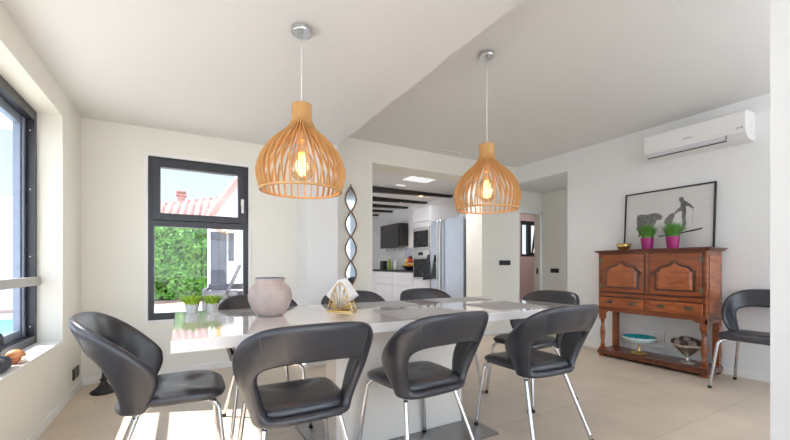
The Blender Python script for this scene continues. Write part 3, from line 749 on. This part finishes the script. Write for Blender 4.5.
# ------------------------------------------------------------------ air conditioner
ac = empty('air_conditioner', (XR, 1.79, 2.34)); tag(ac, 'white wall-mounted air conditioner high on the right wall', 'air conditioner')
prof = [(0, .13), (-.17, .128), (-.195, .115), (-.203, .09), (-.205, -.03), (-.198, -.075), (-.165, -.112), (-.12, -.132), (0, -.135)]
def acb(ya, yb, pr, m_, name, par):
    bm = B(); prism(bm, pr, yb - ya, lambda u, v, w: Vector((u, ya + w, v))); return obj(name, bm, m_, par, True, 25)
acb(-.425, .425, prof, M['ac'], 'body', ac)
bm = B(); box(bm, -.211, -.203, -.424, .424, -.052, .112, .003); obj('front_panel', bm, M['ac'], ac)
bm = B(); m_ = Matrix.Translation((-.200, 0, -.088)) @ Matrix.Rotation(math.radians(28), 4, 'Y')
box(bm, -.004, .006, -.285, .395, -.037, .034, .002, mtx=m_); fl = obj('flap', bm, M['acflap'], ac)
bm = B(); m_ = Matrix.Translation((-.184, 0, -.124)) @ Matrix.Rotation(math.radians(28), 4, 'Y')
box(bm, -.004, .004, -.285, .395, -.004, .003, mtx=m_); m_ = Matrix.Translation((-.200, 0, -.088)) @ Matrix.Rotation(math.radians(28), 4, 'Y'); box(bm, -.0055, -.0035, -.291, -.284, -.038, .036, mtx=m_); box(bm, -.0055, -.0035, -.286, .395, .0345, .0365, mtx=m_)
obj('air_slot', bm, M['acdark'], ac)
bm = B()
for k in range(7): box(bm, -.2125, -.211, .052 - .0115 * k, .060 - .0115 * k, -.016 + .002 * (k % 2), -.003)
obj('wordmark', bm, M['acgrey'], ac)
bm = B(); box(bm, -.2125, -.211, -.385, -.36, -.040, -.030); box(bm, -.2125, -.211, -.41, -.39, -.040, -.028); obj('panel_display', bm, M['acgrey'], ac)
bm = B()
for zz in (-.06, -.02, .03): box(bm, -.09, -.05, -.428, -.4245, zz - .005, zz + .005)
obj('side_clip', bm, M['acflap'], ac)

# ------------------------------------------------------------------ leaf mirror
mr = empty('wall_mirror', (1.765, YB - .015, .756)); tag(mr, 'narrow bronze mirror of four leaf shapes on the wall by the kitchen opening', 'mirror')
Hc = .302; z00 = .045
def leafx(s): return .0065 + .064 * math.sin(PI * s) ** 1.15
for c in range(4):
    zb = z00 + c * Hc
    L = [(leafx(s), zb + Hc * s) for s in [i / 20 for i in range(21)]]
    bm = B(); poly = [(x, z) for x, z in L] + [(-x, z) for x, z in L[::-1]]
    prism(bm, poly, .004, lambda u, v, w: Vector((u, .004 + w, v))); obj('mirror_glass', bm, M['mirror'], mr)
for sg in (-1, 1):
    bm = B(); pts = []
    for c in range(4):
        for i in range(16): pts.append((sg * leafx(i / 16), 0, z00 + (c + i / 16) * Hc))
    pts.append((sg * .0065, 0, z00 + 4 * Hc)); tube(bm, pts, .0075, 8); obj('frame', bm, M['bronze'], mr, True)
bm = B(); lathe(bm, [(0, .0), (.008, .005), (.011, .02), (.006, .045), (0, .05)], 12); obj('finial', bm, M['bronze'], mr, True)
bm = B(); lathe(bm, [(0, 0), (.008, .01), (.006, .03), (0, .035)], 12, (0, 0, z00 + 4 * Hc)); obj('finial', bm, M['bronze'], mr, True)

# ceiling slot vent in the dining room
bm = B(); box(bm, 3.0, 3.34, 4.03, 4.11, ZR - .008, ZR, .002); vv = obj('ceiling_vent', bm, M['white']); tag(vv, 'slim white slot vent on the ceiling in front of the kitchen opening', 'vent')
bm = B(); box(bm, 3.02, 3.32, 4.055, 4.062, ZR - .0095, ZR - .007); box(bm, 3.02, 3.32, 4.078, 4.085, ZR - .0095, ZR - .007); obj('slot', bm, M['acgrey'], vv)

# floor candlesticks
def candlestick(x, y, label):
    r_ = empty('floor_candlestick', (x, y, 0)); tag(r_, label, 'candlestick', 'black floor candlesticks in the corner')
    bm = B(); lathe(bm, [(0, 0), (.088, 0), (.094, .008), (.088, .018), (.062, .034), (.036, .058), (.022, .085), (.018, .098)], 32); obj('base', bm, M['iron'], r_, True, 45)
    bm = B(); lathe(bm, [(.018, .096), (.027, .104), (.027, .112), (.016, .122), (.012, .15), (.018, .25), (.022, .33), (.014, .38), (.012, .40)], 24); obj('stem', bm, M['iron'], r_, True, 45)
    bm = B(); lathe(bm, [(.012, .398), (.024, .405), (.045, .425), (.052, .44), (.049, .442), (.02, .42), (0, .418)], 24); obj('cup', bm, M['iron'], r_, True, 45)
candlestick(-.582, 3.90, 'black floor candlestick standing clear on the floor below the back corner')
candlestick(-.44, 4.04, 'black floor candlestick by the back wall, mostly hidden by the chair')

# ------------------------------------------------------------------ kitchen
KC = 2.40
bm = B(); box(bm, 2.0, 4.6, YB + .36, 9.4, KC, 2.7); struct(obj('ceiling_kitchen', bm, M['kwall']))
bm = B(); box(bm, 4.5, 4.62, YB + .36, 9.4, 0, KC + .1); struct(obj('wall_kitchen_right', bm, M['kwall']))
bm = B(); box(bm, 1.9, 4.62, 9.3, 9.4, 0, KC + .1); struct(obj('wall_kitchen_far', bm, M['kwall']))
bm = B(); box(bm, 1.9, 2.02, YB + .36, 9.4, 0, KC + .1); struct(obj('wall_kitchen_left', bm, M['kwall']))
NTH = ['nearest the kitchen opening', 'second from the kitchen opening', 'third from the kitchen opening', 'fourth from the kitchen opening', 'farthest from the kitchen opening']
for i, y in enumerate((5.69, 6.55, 7.33, 8.06, 8.82)):
    bm = B(); h = .10
    vs = [(2.021, KC - .12), (4.495, KC - .035), (4.495, KC + .01), (2.021, KC + .01)]
    prism(bm, vs, .10, lambda u, v, w: Vector((u, y + w, v)))
    tag(obj('ceiling_beam', bm, M['beam']), 'dark wooden ceiling beam ' + NTH[i], 'beam', 'dark beams under the kitchen ceiling', 'thing')
bm = B(); box(bm, 2.98, 3.42, 4.62, 5.02, KC - .012, KC + .005, .002)
cl = obj('ceiling_panel_light', bm, M['panel']); tag(cl, 'bright square ceiling light panel just inside the kitchen', 'ceiling light')
bm = B(); box(bm, 3.08, 3.24, 5.37, 5.43, KC - .008, KC + .003, .002)
tag(obj('ceiling_air_vent', bm, M['panel']), 'small bright strip light on the kitchen ceiling behind the panel', 'ceiling light')
for i, (x, y) in enumerate(((4.0, 6.05), (4.05, 6.88), (4.05, 7.68))):
    r_ = empty('ceiling_spotlight', (x, y, KC)); tag(r_, 'warm round ceiling spotlight in the kitchen, ' + ('before the second beam', 'between second and third beams', 'between third and fourth beams')[i], 'spotlight', 'warm ceiling spots in the kitchen')
    bm = B(); lathe(bm, [(.040, 0), (.054, 0), (.054, -.008), (.040, -.008), (.040, 0)], 24, close=False); obj('trim_ring', bm, M['white'], r_, True, 40)
    bm = B(); lathe(bm, [(0, -.002), (.040, -.002), (.040, -.006), (0, -.006)], 24); obj('lens', bm, M['spot'], r_)
    L = bpy.data.lights.new('spot_glow', 'SPOT'); L.energy = 14; L.color = (1, .62, .34); L.spot_size = math.radians(95); L.spot_blend = .6; L.shadow_soft_size = .03
    lo = bpy.data.objects.new('spot_glow', L); COL.objects.link(lo); lo.location = (x, y, KC - .02)
# fridge
FX = 3.86
fr = empty('fridge', (FX + .33, 5.05, 0)); tag(fr, 'tall stainless steel two-door fridge in the kitchen', 'fridge')
T_ = at(fr)
def kp(name, bm, m, parent, smooth=False, ang=None):
    r = parent
    while r.parent: r = r.parent
    bmesh.ops.transform(bm, matrix=at(r), verts=bm.verts); return obj(name, bm, m, parent, smooth, ang)
bm = B(); box(bm, FX + .03, 4.495, 4.625, 5.515, 0, 1.80, .004); kp('cabinet', bm, M['inox'], fr)
bm = B(); box(bm, FX, FX + .03, 4.625, 5.215, .06, 1.84, .006); d1 = kp('door', bm, M['inox'], fr)
bm = B(); box(bm, FX, FX + .03, 5.225, 5.515, .06, 1.84, .006); d2 = kp('door', bm, M['inox'], fr)
for d, y in ((d1, 5.175), (d2, 5.262)):
    bm = B(); tube(bm, smooth_path([(FX, y, .50), (FX - .045, y, .53), (FX - .05, y, 1.1), (FX - .045, y, 1.78), (FX, y, 1.81)], 5), .012, 10); kp('door_handle', bm, M['inoxtrim'], d, True)
bm = B(); box(bm, FX - .012, FX + .001, 5.31, 5.40, 1.12, 1.24, .004); kp('dispenser', bm, M['black'], d2)
# towel
bm = B(); n = 28; rings = []
for i in range(16):
    s = i / 15; z = 1.245 - .44 * s; w_ = .045 + .20 * s ** .9; rg = []
    for k in range(n):
        a = 2 * PI * k / n; rg.append(Vector((FX - .088 + .020 * math.sin(a) + .006 * math.sin(6 * a) * s, 5.46 + .06 * s + w_ * .5 * math.cos(a) * (1 + .05 * math.sin(9 * a)), z - .02 * s * math.cos(a))))
    rings.append(rg)
loft(bm, rings); tw = obj('kitchen_towel', bm, M['towel'], None, True); tag(tw, 'dark towel hanging on the fridge front', 'towel')
# oven column
oc = empty('oven_cabinet', (FX + .33, 5.80, 0)); tag(oc, 'tall white kitchen cabinet with built-in microwave and oven', 'cabinet')
bm = B(); box(bm, FX + .01, 4.495, 5.53, 6.10, 0, 2.14, .003); kp('carcass', bm, M['fwhite'], oc)
bm = B(); box(bm, FX - .012, FX + .01, 5.535, 6.095, 1.87, 2.135, .003); kp('cupboard_door', bm, M['fwhite'], oc)
bm = B(); box(bm, FX - .012, FX + .01, 5.535, 6.095, .08, .78, .003); kp('drawer_front', bm, M['fwhite'], oc)
bm = B(); box(bm, FX - .018, FX + .01, 5.545, 6.085, 1.36, 1.76, .004); mw = kp('microwave', bm, M['inoxtrim'], oc)
bm = B(); box(bm, FX - .024, FX - .018, 5.57, 6.06, 1.39, 1.70, .003); kp('glass_door', bm, M['ovenglass'], mw)
bm = B(); box(bm, FX - .018, FX + .01, 5.545, 6.085, .80, 1.34, .004); ov = kp('oven', bm, M['inoxtrim'], oc)
bm = B(); box(bm, FX - .024, FX - .018, 5.57, 6.06, .83, 1.17, .003); kp('glass_door', bm, M['ovenglass'], ov)
bm = B(); tube(bm, [(FX - .05, 5.60, 1.19), (FX - .05, 6.03, 1.19)], .010, 8); tube(bm, [(FX - .05, 5.62, 1.19), (FX - .01, 5.62, 1.19)], .008, 8); tube(bm, [(FX - .05, 6.01, 1.19), (FX - .01, 6.01, 1.19)], .008, 8); kp('oven_handle', bm, M['inoxtrim'], ov, True)
bm = B(); box(bm, FX - .021, FX - .017, 5.74, 5.90, 1.24, 1.30, .001); kp('display', bm, M['ovenglass'], ov)
# drawers under the worktop, three units, worktop on top
yu = [6.105, 6.90, 7.72]
for i, y in enumerate(yu):
    yb = y + (.79 if i == 0 else .815)
    r_ = empty('drawer_unit', (FX + .33, (y + yb) / 2, 0)); tag(r_, 'white kitchen drawer unit ' + ('next to the tall oven cabinet', 'in the middle of the run under the black worktop', 'at the far end of the run under the black worktop')[i], 'drawer unit', 'white kitchen drawer units')
    bm = B(); box(bm, FX + .01, 4.495, y, yb, 0, .915, .002); kp('carcass', bm, M['fwhite'], r_)
    for za, zb in ((.10, .37), (.377, .64), (.647, .79), (.797, .912)):
        bm = B(); box(bm, FX - .012, FX + .01, y + .003, yb - .003, za, zb - .004, .003); kp('drawer', bm, M['fwhite'], r_)
bm = B(); box(bm, FX - .03, 4.495, 6.105, 8.535, .917, .957, .003); tag(obj('worktop', bm, M['worktop']), 'black kitchen worktop over the white drawers', 'worktop')
bm = B(); box(bm, 4.488, 4.4995, 6.75, 7.45, .96, 1.45); tag(obj('splashback', bm, M['tile']), 'blue-grey patterned tile splashback behind the kitchen worktop', 'splashback', kind='thing')
hd = empty('wall_cupboard', (4.37, 7.78, 1.45)); tag(hd, 'glossy black wall cupboard above the kitchen worktop', 'cupboard')
bm = B(); box(bm, 4.27, 4.497, 7.32, 8.25, 1.50, 2.02, .003); kp_o = bm
bmesh.ops.transform(bm, matrix=at(hd), verts=bm.verts); obj('cabinet', bm, M['black'], hd)
bm = B(); box(bm, 4.25, 4.27, 7.36, 8.25, 1.46, 2.02, .003); bmesh.ops.transform(bm, matrix=at(hd), verts=bm.verts); obj('glass_door', bm, M['ovenglass'], hd)
bm = B()
for k in range(5): lathe(bm, [(0, 0), (.03, 0), (.032, .05), (.02, .075), (.02, .09), (0, .09)], 12, (4.32, 7.5 + .13 * k, 1.40))
bmesh.ops.transform(bm, matrix=at(hd), verts=bm.verts); obj('hanging_jars', bm, M['clear'], hd, True, 40)
# worktop items
WZ = .9572
bl = empty('jar', (4.2, 7.98, WZ)); tag(bl, 'dark square canister on the far end of the worktop', 'jar')
bm = B(); box(bm, -.06, .06, -.08, .08, 0, .19, .01); obj('body', bm, M['black'], bl); bm = B(); box(bm, -.055, .055, -.075, .075, .19, .205, .006); obj('lid', bm, M['worktop'], bl)
bl = empty('bottle', (4.15, 7.62, WZ)); tag(bl, 'green bottle on the worktop beside the dark canister', 'bottle')
bm = B(); lathe(bm, [(0, 0), (.045, 0), (.048, .01), (.048, .16), (.03, .20), (.016, .22), (.016, .26), (0, .26)], 20); obj('body', bm, M['bottle'], bl, True, 50); bm = B(); lathe(bm, [(0, .26), (.018, .26), (.018, .285), (0, .285)], 16); obj('cap', bm, M['clear'], bl)
bl = empty('glass_jar', (4.2, 7.40, WZ)); tag(bl, 'pale jar between the green bottle and the fruit bowl', 'jar')
bm = B(); lathe(bm, [(0, 0), (.05, 0), (.052, .01), (.052, .17), (.04, .19), (0, .19)], 20); obj('body', bm, M['clear'], bl, True, 50); bm = B(); lathe(bm, [(0, .19), (.042, .19), (.042, .21), (0, .21)], 20); obj('lid', bm, M['inoxtrim'], bl)
fb = empty('fruit_bowl', (4.05, 6.52, WZ)); tag(fb, 'low bowl piled with fruit on the kitchen worktop', 'bowl')
bm = B(); lathe(bm, [(0, 0), (.07, 0), (.10, .012), (.165, .055), (.185, .085), (.180, .088), (.155, .062), (.09, .022), (0, .018)], 32, close=False); obj('bowl', bm, M['worktop'], fb, True)
fru = []
for k in range(7): fru.append((.115 * math.cos(k * .8976), .115 * math.sin(k * .8976), .105))
for k in range(5): fru.append((.075 * math.cos(k * 1.2566 + .5), .075 * math.sin(k * 1.2566 + .5), .185))
fru += [(0, .0, .09), (.01, .03, .255), (-.02, -.045, .25)]
fm = ['orangef', 'yellowf', 'orangef', 'greenf', 'orangef', 'yellowf', 'orangef', 'orangef', 'redf', 'yellowf', 'redf', 'greenf', 'orangef', 'redf', 'darkf']
FN = {'orangef': ('orange', 'round orange in the kitchen fruit bowl', 'oranges in the fruit bowl'), 'yellowf': ('lemon', 'yellow lemon in the kitchen fruit bowl', 'lemons in the fruit bowl'), 'redf': ('apple', 'red apple in the kitchen fruit bowl', 'red apples in the fruit bowl'), 'greenf': ('pear', 'green pear in the kitchen fruit bowl', 'green pears in the fruit bowl'), 'darkf': ('plum', 'dark plum on top of the kitchen fruit bowl', None)}
for (x, y, z), m_ in zip(fru, fm):
    bm = B(); nm, lb, gp = FN[m_]
    R_ = .048
    if nm == 'lemon': lathe(bm, [(0, -.055), (.008, -.050), (.032, -.030), (.043, 0), (.032, .030), (.008, .050), (0, .055)], 16)
    elif nm == 'pear': lathe(bm, [(0, -.045), (.03, -.04), (.045, -.012), (.036, .02), (.02, .045), (.008, .056), (0, .056)], 16)
    elif nm == 'apple': lathe(bm, [(0, -.036), (.02, -.042), (.042, -.018), (.048, .01), (.035, .038), (.012, .040), (0, .030)], 16)
    else: lathe(bm, [(0, -.047), (.02, -.042), (.04, -.024), (.047, 0), (.04, .024), (.02, .042), (.004, .046), (0, .045)], 16)
    o = obj(nm, bm, M[m_], None, True); o.location = (4.05 + x, 6.52 + y, WZ + z); o.rotation_euler = (random.uniform(-.6, .6), random.uniform(-.6, .6), random.uniform(0, 6)); o.scale = (.88, .88, .88); tag(o, lb, nm if nm != 'orange' else 'orange', gp)

# ------------------------------------------------------------------ outside
bm = B()
box(bm, -40, -1.052, -20, 40, -.2, -.06); box(bm, -1.052, 1.9, YB + .281, 40, -.2, -.06); box(bm, 1.9, 40, 9.41, 40, -.2, -.06); box(bm, -1.052, 40, -30, YS - .001, -.2, -.06)
struct(obj('ground', bm, M['ground']))
bm = B(); box(bm, -14, 6, 12.0, 40, -.058, -.045); struct(obj('ground_terracotta', bm, M['clay']))
bm = B(); box(bm, -9, -2.05, 6.2, 10.2, -.058, -.03); pl = obj('pool_water', bm, M['pool']); struct(pl)
bm = B(); box(bm, -9, -1.95, 10.2, 10.4, -.06, .02); box(bm, -2.05, -1.85, 6.0, 10.4, -.06, .02); box(bm, -9, -1.85, 5.8, 6.2, -.06, .02); struct(obj('trim_3', bm, M['extw']))
bm = B(); box(bm, -16, -3.2, 12.6, 12.8, -.06, 2.75); struct(obj('wall_garden', bm, M['extw']))
# roof overhang above the left window
bm = B(); box(bm, -1.52, -1.052, -4, 4.7, 2.30, 2.55); struct(obj('roof_overhang', bm, M['extw']))
# hedge
hg = empty('hedge', (-.9, 13.9, -.05)); tag(hg, 'bright green leafy hedge outside the back window', 'hedge')
bm = B(); rnd = random.Random(5)
for i in range(13000):
    x = rnd.uniform(-2.2, 2.6); z = rnd.uniform(0.05, 2.48) ; d = (rnd.random() ** 2) * .5 + .10 * math.sin(x * 5.1) + .12 * math.sin(z * 4.3 + x * 2.7)
    c = Vector((x, -.45 + d, z)); s = rnd.uniform(.05, .10)
    n_ = Vector((rnd.uniform(-1, 1), rnd.uniform(-1.6, .1), rnd.uniform(-.2, 1.5))).normalized(); u = n_.orthogonal().normalized(); u.rotate(Matrix.Rotation(rnd.uniform(0, 6.28), 3, n_)); v = n_.cross(u)
    q = [bm.verts.new(c + u * s), bm.verts.new(c + v * s * .5), bm.verts.new(c - u * s), bm.verts.new(c - v * s * .5)]
    bm.faces.new(q)
obj('foliage', bm, M['leaf'], hg)
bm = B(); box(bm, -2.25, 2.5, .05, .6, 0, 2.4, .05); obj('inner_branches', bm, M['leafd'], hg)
# far house with a tiled hip roof
fh = empty('neighbour_house', (-1, 17, 0)); tag(fh, 'neighbouring house with terracotta tiled roof and chimney beyond the hedge', 'house')
bm = B(); box(bm, -5, 2.6, .2, 5, -.06, 2.4); obj('wall', bm, M['extw'], fh)
bm = B(); nx, ny = 120, 6; gg = []
x0, x1 = -5.2, 3.0
for i in range(nx + 1):
    x = x0 + (x1 - x0) * i / nx; u = i / nx; row = []
    zr = 2.34 + 1.78 * u
    for j in range(ny + 1):
        s = j / ny; w_ = .05 * math.cos(2 * PI * i / 4.0)
        row.append(bm.verts.new((x - .12 * (1 - s) * 3, -.4 + 1.6 * s, 2.1 + (zr - 2.1) * s + w_)))
    gg.append(row)
for i in range(nx):
    for j in range(ny): bm.faces.new((gg[i][j], gg[i + 1][j], gg[i + 1][j + 1], gg[i][j + 1]))
rf = obj('roof', bm, M['roof'], fh, True)
sd = rf.modifiers.new('s', 'SOLIDIFY'); sd.thickness = .08
bm = B(); tube(bm, [(x0, 1.2, 2.38), (x1, 1.2, 4.16)], .07, 10); obj('ridge_tiles', bm, M['roof'], rf, True)
bm = B(); box(bm, .76, 1.04, 1.4, 1.75, 3.0, 4.02); ch = obj('chimney', bm, M['roof'], fh)
bm = B(); box(bm, .70, 1.10, 1.34, 1.81, 4.02, 4.09); box(bm, .80, 1.0, 1.44, 1.71, 4.09, 4.17); box(bm, .72, 1.08, 1.36, 1.79, 4.17, 4.23); obj('chimney_cap', bm, M['roof'], ch)
# garden house on the right
gh = empty('garden_house', (2.5, 9.5, 0)); tag(gh, 'white house wing with dark shuttered door outside the back window', 'house')
T2 = Matrix.Translation(-gh.location)
def gp(name, bm, m, par=None, sm=False):
    bmesh.ops.transform(bm, matrix=T2, verts=bm.verts); return obj(name, bm, m, par or gh, sm)
bm = B(); prism(bm, [(.52, -.06), (5, -.06), (5, 5.2), (2.6, 5.2), (.52, 2.10)], 1.0, lambda u, v, w: Vector((u, 9.5 + w, v))); gp('wall', bm, M['extw'])
bm = B(); prism(bm, [(.22, 2.28), (.30, 2.16), (2.6, 5.55), (2.5, 5.65)], 1.4, lambda u, v, w: Vector((u + .30, 9.2 + w, v))); gp('roof_slope', bm, M['roof'])
bm = B(); prism(bm, [(.19, 2.31), (.22, 2.27), (2.5, 5.64), (2.46, 5.68)], 1.4, lambda u, v, w: Vector((u + .30, 9.19 + w, v))); gp('roof_edge', bm, M['extw'])
bm = B(); box(bm, .52, .535, 9.45, 9.49, 0, 1.84); box(bm, .535, .86, 9.45, 9.49, .05, 1.82, .003); box(bm, .55, .69, 9.44, 9.452, .15, .78, .003); box(bm, .705, .845, 9.44, 9.452, .15, .78, .003); box(bm, .55, .69, 9.44, 9.452, .86, 1.76, .003); box(bm, .705, .845, 9.44, 9.452, .86, 1.76, .003)
gp('shutter_door', bm, M['shutter'])
bm = B(); box(bm, .905, 1.02, 9.46, 9.49, 1.15, 1.80, .003); gp('window', bm, M['shutter'])
bm = B(); box(bm, .64, .735, 9.35, 9.45, 1.86, 2.12); gp('awning_post', bm, M['orange'])
bm = B(); box(bm, .75, 1.6, 9.1, 9.5, 1.84, 1.95); gp('awning', bm, M['extw'])
# garden bench
gb = empty('garden_bench', (.80, 8.15, -.05), math.radians(-8)); tag(gb, 'weathered wooden garden bench on the terrace outside the back window', 'bench')
bm = B()
for k in range(5): box(bm, -.42, 1.05, -.30 + .13 * k, -.20 + .13 * k, .36, .40, .004)
obj('seat', bm, M['bench'], gb)
bm = B(); box(bm, -.42, 1.05, .34, .38, .44, .56, .004); box(bm, -.42, 1.05, .34, .38, .60, .72, .004); obj('backrest', bm, M['bench'], gb)
bm = B(); box(bm, -.45, .15, -.32, -.27, .52, .62, .004); box(bm, -.45, .15, -.32, -.27, .44, .49, .004); box(bm, -.47, -.40, -.32, .36, .60, .65, .004); obj('armrest', bm, M['bench'], gb)
for k, (x, y) in enumerate(((-.43, -.28), (-.43, .34), (1.02, -.28), (1.02, .34))):
    bm = B(); box(bm, x - .035, x + .035, y - .035, y + .035, 0, .62 if k < 2 else .62, .004); obj('leg', bm, M['bench'], gb)
bm = B(); m_ = Matrix.Translation((-.10, 0, .42)) @ Matrix.Rotation(math.radians(-67), 4, 'Y')
for k in range(9): box(bm, -.02 + .085 * k, .04 + .085 * k, -.30, .30, -.012, .012, mtx=m_)
box(bm, -.02, .75, -.32, -.28, -.03, .03, mtx=m_); box(bm, -.02, .75, .28, .32, -.03, .03, mtx=m_); obj('reclining_back', bm, M['bench'], gb)

# ------------------------------------------------------------------ light
sun = bpy.data.lights.new('sun', 'SUN'); sun.energy = 11.0; sun.angle = math.radians(.6); sun.color = (1, .96, .90)
so = bpy.data.objects.new('sun', sun); COL.objects.link(so)
so.rotation_euler = Vector((.425, -.176, -.505)).to_track_quat('-Z', 'Y').to_euler()

wd = bpy.data.worlds.new('sky'); S.world = wd; wd.use_nodes = True; nt = wd.node_tree; nt.nodes.clear()
out = nt.nodes.new('ShaderNodeOutputWorld'); bg = nt.nodes.new('ShaderNodeBackground'); tc = nt.nodes.new('ShaderNodeTexCoord')
sp = nt.nodes.new('ShaderNodeSeparateXYZ'); nt.links.new(tc.outputs['Generated'], sp.inputs[0])
rp = nt.nodes.new('ShaderNodeValToRGB'); e = rp.color_ramp.elements
e[0].position = 0; e[0].color = (.88, .95, 1.0, 1); e[1].position = .75; e[1].color = (.40, .66, 1.0, 1)
nt.links.new(sp.outputs['Z'], rp.inputs['Fac']); nt.links.new(rp.outputs['Color'], bg.inputs['Color'])
# sky strengthened behind the camera as added fill for the room
mr_ = nt.nodes.new('ShaderNodeMapRange'); mr_.inputs[1].default_value = .15; mr_.inputs[2].default_value = -.75; mr_.inputs[3].default_value = 1.0; mr_.inputs[4].default_value = 3.7
nt.links.new(sp.outputs['Y'], mr_.inputs[0]); nt.links.new(mr_.outputs[0], bg.inputs['Strength'])
nt.links.new(bg.outputs[0], out.inputs[0])

# torchiere lamps added behind the camera as fill light for the room
def fill_torchiere(x, y, label, e, spread=118):
    r_ = empty('added_fill_lamp', (x, y, 0)); tag(r_, label, 'lamp')
    bm = B(); lathe(bm, [(0, 0), (.14, 0), (.14, .015), (.02, .03), (0, .03)], 32); obj('base', bm, M['chrome'], r_, True, 40)
    bm = B(); tube(bm, [(0, 0, .02), (0, 0, 1.66)], .012, 12); obj('pole', bm, M['chrome'], r_, True)
    bm = B(); lathe(bm, [(0, 1.64), (.03, 1.645), (.16, 1.70), (.22, 1.76), (.215, 1.765), (.15, 1.71), (0, 1.66)], 40, close=False); obj('lamp_bowl', bm, M['white'], r_, True)
    L = bpy.data.lights.new('uplight_fill', 'AREA'); L.shape = 'DISK'; L.size = .34; L.spread = math.radians(spread); L.energy = e; L.color = (.90, .95, 1)
    lo = bpy.data.objects.new('uplight_fill', L); COL.objects.link(lo); lo.location = (x, y, 1.75); lo.rotation_euler = (PI, 0, 0)
fill_torchiere(.35, -1.1, 'added white bowl fill lamp, unseen behind the viewer by the left window', 10)
fill_torchiere(3.5, -.7, 'added white bowl fill lamp, unseen behind the viewer near the right wall', 42, 155)
# point light added to brighten the pink room, no fitting modelled
L = bpy.data.lights.new('pink_room_fill', 'POINT'); L.energy = 18; L.shadow_soft_size = .12; L.color = (1, .93, .9)
lo = bpy.data.objects.new('pink_room_fill', L); COL.objects.link(lo); lo.location = (7.0, 5.4, 2.3)
# kitchen light
L = bpy.data.lights.new('panel_glow', 'AREA'); L.shape = 'RECTANGLE'; L.size = .3; L.size_y = .32; L.energy = 18
lo = bpy.data.objects.new('panel_glow', L); COL.objects.link(lo); lo.location = (3.2, 4.82, KC - .02)

L = bpy.data.lights.new('kitchen_side_fill', 'AREA'); L.shape = 'RECTANGLE'; L.size = 2.6; L.size_y = 1.2; L.energy = 20; L.color = (.84, .91, 1)  # fill light added on the unseen left wall, which has no window
lo = bpy.data.objects.new('kitchen_side_fill', L); COL.objects.link(lo); lo.location = (2.06, 7.2, 1.6); lo.rotation_euler = (0, -PI / 2, 0)
S.view_settings.view_transform = 'Standard'; S.view_settings.look = 'None'; S.view_settings.gamma = 1.0; S.view_settings.use_curve_mapping = False
S.view_settings.exposure = 0.22
S.cycles.use_denoising = True
S.cycles.max_bounces = 10; S.cycles.diffuse_bounces = 6; S.cycles.transparent_max_bounces = 24
S.cycles.sample_clamp_indirect = 6
S.cycles.caustics_reflective = False; S.cycles.caustics_refractive = False
